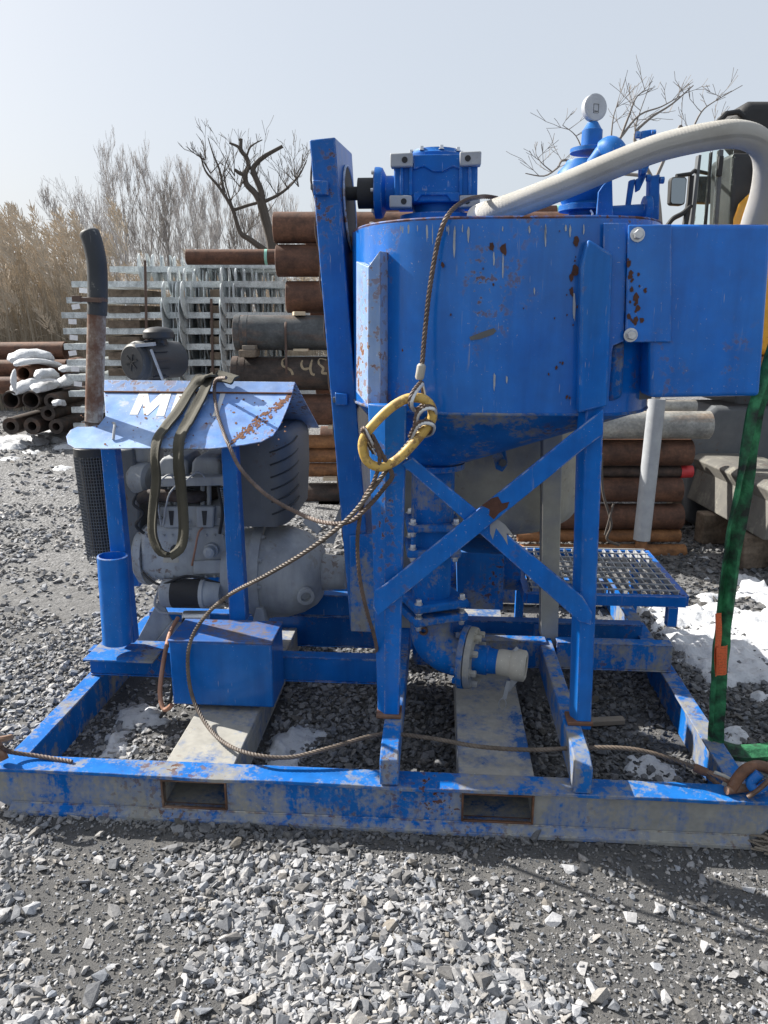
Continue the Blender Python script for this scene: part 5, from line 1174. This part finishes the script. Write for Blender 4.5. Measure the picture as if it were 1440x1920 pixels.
# left pipe pile with snow
YP = 8.9
for i, (x0, x1, y, r, lab) in enumerate(((-120, 124, 660, 17, 'upper brown pipe lying across at the left edge'), (-120, 128, 692, 16, 'lower brown pipe lying across at the left edge'), (-120, 60, 724, 16, 'third brown pipe lying across at the left edge'))):
    pipe_obj('steel_pipe', x0, x1, y, r, YP+1.2-.2*i, 'rust_brown', lab, 'pipes in the left pile', slope=-2)
for i, (x, y, r, x2, y2, lab) in enumerate(((20, 750, 17, 170, 700, 'open-ended dark pipe at the left edge, upper row of the left pile'), (58, 750, 17, 200, 712, 'open-ended dark pipe beside the left-edge one, upper row'), (20, 799, 16, 170, 757, 'thick-walled pipe at the left edge in the bottom row'), (60, 799, 16, 200, 760, 'thick-walled pipe second from the left in the bottom row'),
                                      (44, 700, 14, 150, 668, 'open brown pipe under a snow cap on the left pile'), (90, 775, 14, 230, 740, 'dark pipe between the two rows of the left pile'), (105, 800, 14, 240, 770, 'dark pipe at the right end of the bottom row of the left pile'), (96, 752, 14, 235, 722, 'dark snow-topped pipe right of the open upper pipes'))):
    a, b = W(x, y, YP-(.2 if i != 4 else -.2)), W(x2, y2, YP+2.2); rr = r*YP/1420; b.z = a.z
    m = MB(); wl_ = .2 if i < 2 or i == 4 else .5
    m.lathe((0, 0, 0), b-a, [(.5, rr*(1-wl_)), (0, rr*(1-wl_)), (0, rr*.96), (.02, rr), ((b-a).length, rr), ((b-a).length, rr*.5)], 28, cap=False)
    o = m.build('steel_pipe', 'rust_dark' if i != 4 else 'rust_brown', None, angle=50); o.location = a; tag(o, lab, 'pipe', 'pipes in the left pile')
def snowcap(pts, Y, w, h, lab, seed):
    path = resample(smooth_path([W(x, y, Y+dy) for x, y, dy in pts], 6), .05); m = MB(); n_ = len(path); vs = []
    for i, p in enumerate(path):
        t = (path[min(i+1, n_-1)]-path[max(i-1, 0)]); t.z = 0; t.normalize(); s_ = Vector((t.y, -t.x, 0)); en = min(1, min(i, n_-1-i)/2+.35)
        for k in range(12):
            a = 2*math.pi*k/12; j = 1+.25*mnoise.noise(Vector((i*.5, k*.9, seed)))
            vs.append(p+s_*(math.cos(a)*w*en*j)+Vector((0, 0, (math.sin(a)*h*j*en) if math.sin(a) > 0 else math.sin(a)*h*.4)))
    m.add(vs, [(i*12+k, i*12+(k+1) % 12, (i+1)*12+(k+1) % 12, (i+1)*12+k) for i in range(n_-1) for k in range(12)], True); m.add(vs[:12], [tuple(range(12))]); m.add(vs[-12:], [tuple(range(12))])
    return tag(m.build('snow_mound', 'snow', angle=180), lab, 'snow')
snowcap([(30, 684, .1), (52, 680, .3), (80, 680, .6), (112, 688, .9)], YP-.1, .10, .05, 'snow cap lying over the open brown pipe', 1)
snowcap([(28, 732, -.1), (25, 712, -.05), (28, 694, 0)], YP-.12, .035, .05, 'thin snow strip down the left side of the open brown pipe', 11)
snowcap([(25, 676, .1), (50, 668, .3), (100, 672, .5)], YP+.3, .16, .09, 'thick snow slab on top of the left pile', 2)
snowcap([(28, 735, -.1), (60, 724, .2), (95, 716, .6)], YP-.1, .13, .09, 'snow cap over the left open-ended pipe', 3)
snowcap([(68, 732, -.1), (95, 724, .2), (120, 722, .6)], YP-.1, .13, .08, 'snow cap over the second open-ended pipe', 4)
snowcap([(72, 706, -.1), (90, 704, .1), (104, 706, .2)], YP-.2, .10, .08, 'small snow lump between the pipes of the left pile', 5)
snowcap([(118, 694, .1), (140, 693, .3), (165, 694, .4)], YP, .12, .06, 'snow ridge left of the exhaust, upper one', 6)
snowcap([(110, 722, .1), (140, 714, .3), (165, 712, .4)], YP, .14, .09, 'snow ridge left of the exhaust, lower one', 7)
snowcap([(102, 758, -.1), (112, 757, .0), (122, 758, .0)], YP-.3, .08, .05, 'tiny snow lump on the dark pipe left of the hood', 8)

# ------------------------------------------------------------------ right side: excavator, barrier, boards
EY = 5.3
ex = empty('excavator', (W(1440, 600, EY).x, EY, 0), 0, 'yellow excavator with dark cab standing behind the box tank', 'excavator')
def ep(name, m, mat, parent=ex, bevel=.01, **k):
    m.v = [tuple(Vector(q)-ex.location) for q in m.v]; o = m.build(name, mat, None, bevel, **k); o.parent = parent; return o
def wp(m, pts_, Y, d): m.prism([W(x, y, Y) for x, y in pts_], (0, d, 0)); return m
ep('cab_roof', wp(MB(), [(1382, 215), (1392, 195), (1410, 186), (1560, 186), (1560, 290), (1420, 290), (1386, 250)], EY, .35), 'rubber_black', bevel=.06, seg=4)
ep('rear_pillar', wp(MB(), [(1374, 285), (1440, 285), (1440, 470), (1366, 470)], EY+.02, .35), 'black_plastic', bevel=.03, seg=3)
ep('cab_frame', wp(MB(), [(1310, 290), (1316, 290), (1296, 470), (1288, 470)], EY, .05), 'dark_grey_metal', bevel=.004)
ep('cab_frame', wp(MB(), [(1333, 285), (1337, 285), (1322, 470), (1318, 470)], EY+.01, .03), 'rubber_black', bevel=.003)
ep('cab_frame', wp(MB(), [(1350, 280), (1357, 280), (1344, 470), (1337, 470)], EY, .05), 'dark_grey_metal', bevel=.004)
ep('cab_frame', wp(MB(), [(1310, 262), (1384, 222), (1386, 240), (1320, 272)], EY+.02, .05), 'pale_steel', bevel=.004)
ep('wiper', MB().tube([W(1338, 238, EY-.02), W(1362, 213, EY-.02), W(1384, 210, EY-.02), W(1394, 218, EY-.02)], .018, 8), 'rubber_black', bevel=0)
ep('window_pane', wp(MB(), [(1316, 285), (1333, 280), (1319, 470), (1297, 470)], EY+.03, .008), 'glass', bevel=0)
ep('window_pane', wp(MB(), [(1337, 280), (1350, 280), (1338, 470), (1322, 470)], EY+.03, .008), 'glass', bevel=0)
ep('window_pane', wp(MB(), [(1357, 280), (1376, 280), (1367, 470), (1344, 470)], EY+.03, .008), 'glass', bevel=0)
ep('door_handle', wp(MB(), [(1349, 292), (1358, 292), (1354, 330), (1345, 330)], EY-.03, .03), 'rubber_black', bevel=.004)
for k, (q, Y) in enumerate((([(1258, 336), (1262, 331), (1286, 331), (1289, 336), (1285, 381), (1280, 385), (1259, 384), (1256, 380)], EY-.1), ([(1306, 334), (1310, 330), (1336, 330), (1341, 336), (1339, 378), (1334, 382), (1306, 381), (1303, 377)], EY+.5))):
    mr = ep('mirror', wp(MB(), q, Y, .06), 'rubber_black', bevel=.012)
    cx_, cy_ = sum(p[0] for p in q)/8, sum(p[1] for p in q)/8
    mg = ep('mirror_face', wp(MB(), [(cx_+(x-cx_)*.86, cy_+(y-cy_)*.9) for x, y in q], Y-.004, .003), 'mirror_glass', mr, bevel=0)
ep('mirror_arm', MB().tube([W(1268, 330, EY-.07), W(1295, 326, EY-.04), W(1302, 320, EY), W(1330, 326, EY+.4)], .013, 8), 'rubber_black', bevel=0)
ep('grab_rail', MB().tube([W(1296, 330, EY-.02), W(1292, 380, EY-.03), W(1284, 425, EY-.05)], .02, 8), 'rubber_black', bevel=0)
ep('grab_rail', MB().tube(smooth_path([W(1296, 385, EY-.04), W(1280, 400, EY-.05), W(1262, 410, EY-.06), W(1250, 425, EY-.06)], 5), .016, 8), 'rubber_black', bevel=0)
ep('engine_cowl', wp(MB(), [(1391, 470), (1396, 405), (1406, 375), (1425, 356), (1450, 350), (1600, 350), (1600, 470)], EY-.15, .2), 'machine_yellow', bevel=.05, seg=4)
ep('cab_seat', wp(MB(), [(1418, 300), (1440, 300), (1440, 350), (1416, 350)], EY-.02, .1), 'machine_yellow', bevel=.02)
ep('side_body', wp(MB(), [(1300, 470), (1620, 470), (1620, 668), (1310, 668)], EY-.1, 1.5), 'machine_yellow', bevel=.05)
ep('body_band', wp(MB(), [(1310, 669), (1620, 669), (1620, 712), (1320, 712)], EY-.12, 1.5), 'rust_orange', bevel=.02)
ep('slew_ring', wp(MB(), [(1380, 713), (1620, 713), (1620, 762), (1380, 762)], EY+.2, 1.0), 'dark_grey_metal', bevel=.02)
zt = W(1400, 763, EY).z
tk = MB(); a_ = W(1400, 763, EY)
tk.prism([(a_.x-.35, EY, .06), (a_.x-.25, EY, 0), (a_.x+2.3, EY, 0), (a_.x+2.4, EY, .06), (a_.x+2.4, EY, zt-.1), (a_.x+2.2, EY, zt), (a_.x-.2, EY, zt), (a_.x-.35, EY, zt-.12)], (0, .5, 0)); ep('crawler_track', tk, 'dark_grey_metal', bevel=.03)
# concrete-grey steel trough lying towards the camera
def quadsolid(name, pts4, thick, mat, lab, cat):
    m = MB(); n_ = (pts4[1]-pts4[0]).cross(pts4[3]-pts4[0]).normalized(); m.prism(pts4, n_*thick); return tag(m.build(name, mat, None, .01), lab, cat)
bA, bB = W(1268, 800, 5.1), W(1335, 826, 3.9)
bar_ = MB()
p0_, p1_ = Vector((bA.x+.2, 5.6, .22)), Vector((2.22, 4.25, .22))
dd = (p1_-p0_); sd = Vector((-dd.y, dd.x, 0)).normalized()
if sd.x < 0: sd = -sd
sec = [(0, 0), (.04, .22), (.0, .30), (.05, .33), (.42, .33), (.47, .30), (.43, .22), (.47, 0)]
bar_.loft([p0_+sd*a+Vector((0, 0, b)) for a, b in sec], [p1_+sd*a+Vector((0, 0, b)) for a, b in sec]); tag(bar_.build('steel_trough', 'trough_steel', None, .01), 'pale scraped steel trough lying towards the viewer at the right edge', 'trough')
for k in range(3):
    c_ = p0_.lerp(p1_, .12+.36*k)+sd*.23; m = MB(); m.box((0, 0, 0), (.6, .12, .21)); o = m.build('timber_sleeper', 'dunnage_wood', None, .01); o.location = (c_.x, c_.y, .108); o.rotation_euler = (0, 0, .12*k)
    tag(o, ['far timber sleeper under the pale steel trough', 'middle timber sleeper under the pale steel trough', 'near timber sleeper under the pale steel trough'][k], 'timber')
for k, (q, lab) in enumerate((((1262, 938, 1345, 948, .10), 'upper grey board behind the green sling'), ((1275, 952, 1350, 962, .10), 'lower grey board behind the green sling'), ((1396, 1000, 1480, 1018, .16), 'uppermost pallet board at the right edge'), ((1400, 1020, 1480, 1030, .16), 'middle pallet board at the right edge'), ((1418, 1036, 1490, 1056, .16), 'lowest pallet board at the right edge'))):
    a, b = G(q[0], q[1], .06), G(q[2], q[3], .06); m = MB(); m.bar(a, b, q[4], .035); m.bar((a.x, a.y, .02), (b.x, b.y, .02), .08, .04)
    tag(m.build('timber_board', 'old_wood' if k < 4 else 'dunnage_wood', None, .004), lab, 'board')
def plank(px, w, rz, size, mat, lab, tilt=0):
    m = MB(); m.box((0, 0, 0), size); o = m.build('wood_scrap', mat, None, .003); c_ = G(*px, .03); o.location = c_; o.rotation_euler = (tilt, 0, rz); return tag(o, lab, 'wood scrap')
plank((1138, 1352), 0, .1, (.13, .03, .022), 'old_wood', 'weathered wood scrap on dark gravel right of the right hopper leg', .1)
plank((1135, 1185), 0, -.5, (.15, .06, .03), 'brick_wood', 'split pale wood scrap under the grating step')
plank((1180, 1165), 0, 1.35, (.5, .05, .05), 'brick_wood', 'pale timber length lying behind the right cross beam')
m = MB(); m.tube(smooth_path([W(1128, 850, YB-.45), W(1130, 920, YB-.45), W(1146, 980, YB-.42), W(1138, 1010, YB-.4), W(1160, 1022, YB-.35)], 6), .008, 6); m.tube(smooth_path([W(1150, 945, YB-.45), W(1142, 975, YB-.45), W(1134, 1003, YB-.45)], 4), .006, 6); tag(m.build('dry_vine', 'bark'), 'thin dry stem hanging against the brown pipe stack', 'twig')
for k in range(14):
    a = G(1395+random.random()*60, 1560+random.random()*40, .012); an = random.uniform(-.8, .2); l_ = .03+.05*random.random()
m = MB()
for k in range(26):
    a = G(1400+random.random()*50, 1560+random.random()*45, .012+.02*random.random()); an = random.uniform(-.9, .3); l_ = .03+.06*random.random(); m.bar(a, a+Vector((l_*math.cos(an), l_*math.sin(an), random.uniform(-.01, .01))), .006, .003)
tag(m.build('straw', 'old_wood'), 'dry grey straw under the right skid corner', 'straw', kind='stuff')

# ------------------------------------------------------------------ reeds and bare trees
def reeds(name, n, x0, x1, Y0, Y1, h0, h1, plume, lab, lean=.25, seed=1):
    r_ = random.Random(seed); ms, mp = MB(), MB(); sv, sf, pv, pf = [], [], [], []
    for i in range(n):
        Y = r_.uniform(Y0, Y1); x = W(r_.uniform(x0, x1), 600, Y).x; h = r_.uniform(h0, h1); w = r_.uniform(.0035, .0075)*Y/12
        ln = r_.gauss(-.10, .12)+(-lean*r_.random()**3); bx_, by_ = ln, r_.gauss(0, .08)
        dead = r_.random() < .10
        if dead: bx_ = r_.choice((-1, 1))*r_.uniform(.6, 1.4); h *= .7
        pts_ = [Vector((x+bx_*h*.35*(t*t), Y+by_*h*t, h*t*(1-.15*abs(bx_)*t))) for t in (0, .35, .7, 1.0)]
        o_ = len(sv)
        for k, p in enumerate(pts_):
            ww = w*(1-.65*k/3)
            for a in (0, 2.1, 4.2): sv.append((p.x+ww*math.cos(a), p.y+ww*math.sin(a), p.z))
        for k in range(3):
            for j in range(3): sf.append((o_+k*3+j, o_+k*3+(j+1) % 3, o_+k*3+3+(j+1) % 3, o_+k*3+3+j))
        for k in range(r_.randint(1, 4)):                # dry blades
            t = r_.uniform(.1, .62); p = pts_[0].lerp(pts_[3], t); a = r_.uniform(0, 6.28); L_ = r_.uniform(.2, .5); d_ = Vector((math.cos(a), math.sin(a)*.5, r_.uniform(-.3, .9))).normalized(); s_ = Vector((.0045, 0, .003))*Y/12
            o_ = len(sv); sv += [tuple(p-s_), tuple(p+s_), tuple(p+d_*L_+Vector((0, 0, -.1*L_)))]; sf.append((o_, o_+1, o_+2))
        if not dead and r_.random() < plume:
            base = pts_[3]; dr = (pts_[3]-pts_[2]).normalized(); dr = (dr+Vector((r_.uniform(-.55, .1), 0, -.1))).normalized(); L_ = r_.uniform(.35, .6)
            for k in range(75):
                t = r_.random(); c_ = base-dr*.06+dr*L_*t; wd = .10*math.sin(math.pi*min(.98, t*.85+.12))**.8
                a = r_.uniform(0, 6.28); d_ = (dr*1.2+Vector((math.cos(a), math.sin(a), r_.uniform(-.6, .3)))*.7).normalized()*r_.uniform(.05, .12); c_ = c_+Vector((math.cos(a), math.sin(a), 0))*wd*r_.random()
                s_ = Vector((.0055, .002, .004)); o_ = len(pv); pv += [tuple(c_-s_), tuple(c_+s_), tuple(c_+d_+s_*.5), tuple(c_+d_-s_*.5)]; pf.append((o_, o_+1, o_+2, o_+3))
    ms.add(sv, sf); o = ms.build(name, 'reed_stalk'); tag(o, lab, 'reeds', kind='stuff')
    if pv: mp.add(pv, pf); q = mp.build('plumes', 'reed_plume', o); q['kind'] = 'stuff'
reeds('reed_bed', 3000, -160, 210, 12.2, 15.5, 1.1, 2.45, .10, 'dense dry brown reed bed at the left', seed=2)
reeds('reed_bed', 70, -60, 260, 11.9, 13.2, 2.2, 2.85, .95, 'tall plumed reeds nodding above the left reed bed', lean=.5, seed=9)
reeds('reed_bed', 1500, 150, 620, 14, 18, 1.2, 2.3, .14, 'lower dry reeds behind the galvanised piles', seed=3)
reeds('reed_bed', 700, 1050, 1500, 16, 19, 1.2, 2.2, .08, 'dry brush behind the excavator and hopper', seed=5)

def grow(m, p, d, L_, r, depth, r_, up=.15, spread=.6, nch=(2, 4), wig=.18, minr=.003, side=5):
    segs = max(3, int(L_/.35)) if depth > 0 else 3; pts_ = [p.copy()]; dirs = [d.copy()]; cur = d.copy()
    for i in range(segs):
        cur = (cur+Vector((r_.gauss(0, wig), r_.gauss(0, wig), r_.gauss(0, wig)+up*.3))).normalized(); pts_.append(pts_[-1]+cur*L_/segs); dirs.append(cur.copy())
    rr = [max(minr, r*(1-.62*i/segs)) for i in range(segs+1)]
    m.tube(pts_, rr, side if depth > 1 else (4 if depth == 1 else 3), caps=False)
    if depth <= 0: return
    for k in range(r_.randint(*nch)+(1 if depth > 1 else 2)):
        i = r_.randint(max(1, segs//3), segs); q = pts_[i]; a = r_.uniform(0, 6.28); o_ = dirs[i].orthogonal().normalized(); o_ = Matrix.Rotation(a, 3, dirs[i]) @ o_
        nd = (dirs[i]+o_*r_.uniform(.6, 1.2)*spread+Vector((0, 0, up))).normalized(); grow(m, q, nd, L_*r_.uniform(.45, .75), max(minr, rr[i]*.62), depth-1, r_, up, spread, nch, wig, minr, side)
def tree(px, Y, toppy, lab, seed, r0=.10, depth=5, mat='bark_pale', spread=.55, lean=(0, 0), up=.25, nch=(2, 3), minr=.006, name='bare_tree', wig=.12):
    r_ = random.Random(seed); b_ = W(px, 700, Y); H = (590-toppy)/1420*Y+CAMH
    e = empty(name, (b_.x, Y, 0), 0, lab, 'tree', 'bare trees beyond the yard')
    th = H*.26; mt = MB(); top_ = Vector((lean[0]*th, lean[1]*th, th)); mt.tube([Vector((0, 0, -.1)), Vector((lean[0]*th*.4+.03, 0, th*.5)), top_], [r0*1.25, r0, r0*.85], 8, caps=False); mt.build('trunk', mat, e)
    mc = MB()
    grow(mc, top_, Vector((lean[0], lean[1], 1)).normalized(), H*.32, r0*.8, depth, r_, up, spread, nch, wig, minr)
    for k in range(3):
        a = r_.uniform(0, 6.28); grow(mc, top_*r_.uniform(.65, .98), Vector((math.cos(a)*.8, math.sin(a)*.8, .9)).normalized(), H*.28, r0*.5, depth-1, r_, up, spread, nch, wig, minr)
    mc.build('crown', mat, e); return e
TL = [(175, 42, 335, 'low rounded bare tree rising behind the reeds left of the exhaust', .16), (255, 38, 285, 'tall bare tree with upright branches, leftmost of the tall ones', .17), (292, 41, 300, 'bare tree just right of the leftmost tall one', .14), (330, 36, 305, 'slim bare tree in the middle of the background row', .12), (365, 40, 315, 'slim bare tree left of the lopped dead tree', .12), (405, 37, 330, 'bare tree directly behind the lopped dead tree', .13), (545, 38, 330, 'bare tree just left of the belt guard top', .12), (215, 44, 370, 'small bare tree between the rounded tree and tall ones', .10), (445, 33, 380, 'short bushy bare tree under the lopped tree', .09), (110, 40, 430, 'short bare tree standing in the reeds near the left', .08), (1270, 36, 395, 'bare tree seen under the excavator mirror', .10), (1060, 40, 380, 'bare tree behind the check valve', .10), (300, 30, 430, 'short bare tree behind the pile stack, left one', .07), (380, 30, 420, 'short bare tree behind the pile stack, right one', .07), (500, 31, 425, 'short bare tree behind the top brown pipe', .07), (40, 41, 410, 'bare tree deep in the reeds at the left edge', .09), (150, 45, 345, 'bare tree just left of the low rounded one', .11), (235, 46, 300, 'pale bare tree behind the leftmost tall one', .13), (348, 45, 295, 'pale bare tree behind the middle slim one', .13), (425, 44, 310, 'pale bare tree behind the lopped tree, left side', .12), (575, 42, 340, 'bare tree half hidden by the belt guard', .11), (470, 45, 325, 'pale bare tree behind the lopped tree, right side', .12), (1250, 44, 400, 'pale bare tree behind the excavator mirrors', .10)]
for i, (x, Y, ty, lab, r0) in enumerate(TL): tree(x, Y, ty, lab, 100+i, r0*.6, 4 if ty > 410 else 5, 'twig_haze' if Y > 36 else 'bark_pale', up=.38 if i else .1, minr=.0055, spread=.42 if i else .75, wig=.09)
# lopped dead tree
dt = empty('lopped_tree', (W(512, 700, 17).x, 17, 0), 0, 'dark lopped tree with stubby bent limbs above the brown pipe', 'tree')
def dw(pts_): return [W(x, y, 17)-dt.location for x, y in pts_]
m = MB(); m.tube(smooth_path([Vector((.15, 0, -.1)), Vector((.08, 0, 1.2))]+dw([(512, 470), (500, 420), (490, 380), (488, 375)]), 5), [.13]*6+[.12]*5+[.10]*5+[.09]*4+[.085], 10); m.build('trunk', 'bark', dt)
m = MB()
for pts_, r0, r1 in (([(490, 385), (478, 362), (462, 345), (460, 325), (466, 312), (462, 295), (452, 282), (452, 260)], .07, .035), ([(492, 388), (490, 360), (480, 335), (474, 318), (484, 303), (498, 292), (508, 286), (530, 274)], .07, .035), ([(452, 284), (446, 275), (430, 268)], .04, .02), ([(462, 296), (470, 275), (492, 262)], .025, .01), ([(462, 328), (450, 325), (440, 318)], .05, .03),
                     ([(508, 478), (470, 450), (450, 435), (435, 390), (410, 350), (385, 320), (375, 285)], .07, .01), ([(435, 395), (465, 385), (492, 378)], .035, .03), ([(420, 362), (412, 320), (400, 290), (390, 258)], .03, .008), ([(492, 380), (530, 360), (560, 330), (575, 300)], .04, .008), ([(440, 400), (420, 330), (430, 290)], .02, .006)):
    q = smooth_path(dw(pts_), 4); m.tube(q, [r0+(r1-r0)*i/(len(q)-1) for i in range(len(q))], 8)
r_ = random.Random(5)
for x, y in [(430, 380), (410, 350), (395, 325), (540, 355), (555, 335), (500, 400), (460, 440), (385, 300), (450, 350), (520, 365), (480, 340), (560, 350), (440, 330)]:
    for k in range(3): grow(m, W(x, y, 17)-dt.location, Vector((r_.uniform(-1, 1), r_.uniform(-.5, .5), .7)).normalized(), r_.uniform(.3, .65), .012, 2, r_, .2, .6, (1, 3), .12, .004)
m.build('crown', 'bark', dt)
# branches of a nearer tree above the excavator
nt = empty('bare_tree', (W(1235, 700, 14).x, 14, 0), 0, 'sparse bare tree spreading above the levers and excavator cab', 'tree', 'bare trees beyond the yard')
def nw(pts_): return [W(x, y, 14)-nt.location for x, y in pts_]
m = MB(); m.tube(smooth_path([Vector((0, 0, -.1)), Vector((0, 0, 1.2))]+nw([(1235, 420), (1225, 340)]), 4), .07, 8); m.build('trunk', 'bark_pale', nt)
m = MB(); r_ = random.Random(11)
for pts_, r0 in (([(1225, 340), (1190, 262), (1215, 225), (1260, 195), (1300, 160)], .035), ([(1225, 345), (1270, 245), (1280, 240), (1296, 248), (1330, 238), (1365, 215)], .03), ([(1210, 300), (1150, 285), (1170, 250), (1200, 215), (1240, 200), (1275, 180)], .03), ([(1160, 268), (1180, 215), (1195, 180), (1222, 165)], .022), ([(1296, 248), (1315, 210), (1340, 190), (1392, 160)], .018), ([(1215, 330), (1120, 320), (1060, 300), (1045, 315), (1020, 330), (985, 325)], .03), ([(1035, 322), (1015, 305), (1005, 290)], .012), ([(1095, 290), (1080, 255), (1055, 235)], .014), ([(1190, 262), (1195, 225), (1222, 150)], .015), ([(1145, 270), (1150, 220), (1160, 190)], .016)):
    q = smooth_path(nw(pts_), 4); m.tube(q, [max(.006, r0*(1-.75*i/(len(q)-1))) for i in range(len(q))], 6)
    for k in range(5):
        p_ = q[r_.randint(len(q)//3, len(q)-1)]; grow(m, p_, Vector((r_.uniform(-.8, 1), r_.uniform(-.5, .5), r_.uniform(.1, 1))).normalized(), r_.uniform(.2, .42), .007, 1, r_, .15, .6, (1, 2), .10, .0045)
m.build('crown', 'bark_pale', nt)
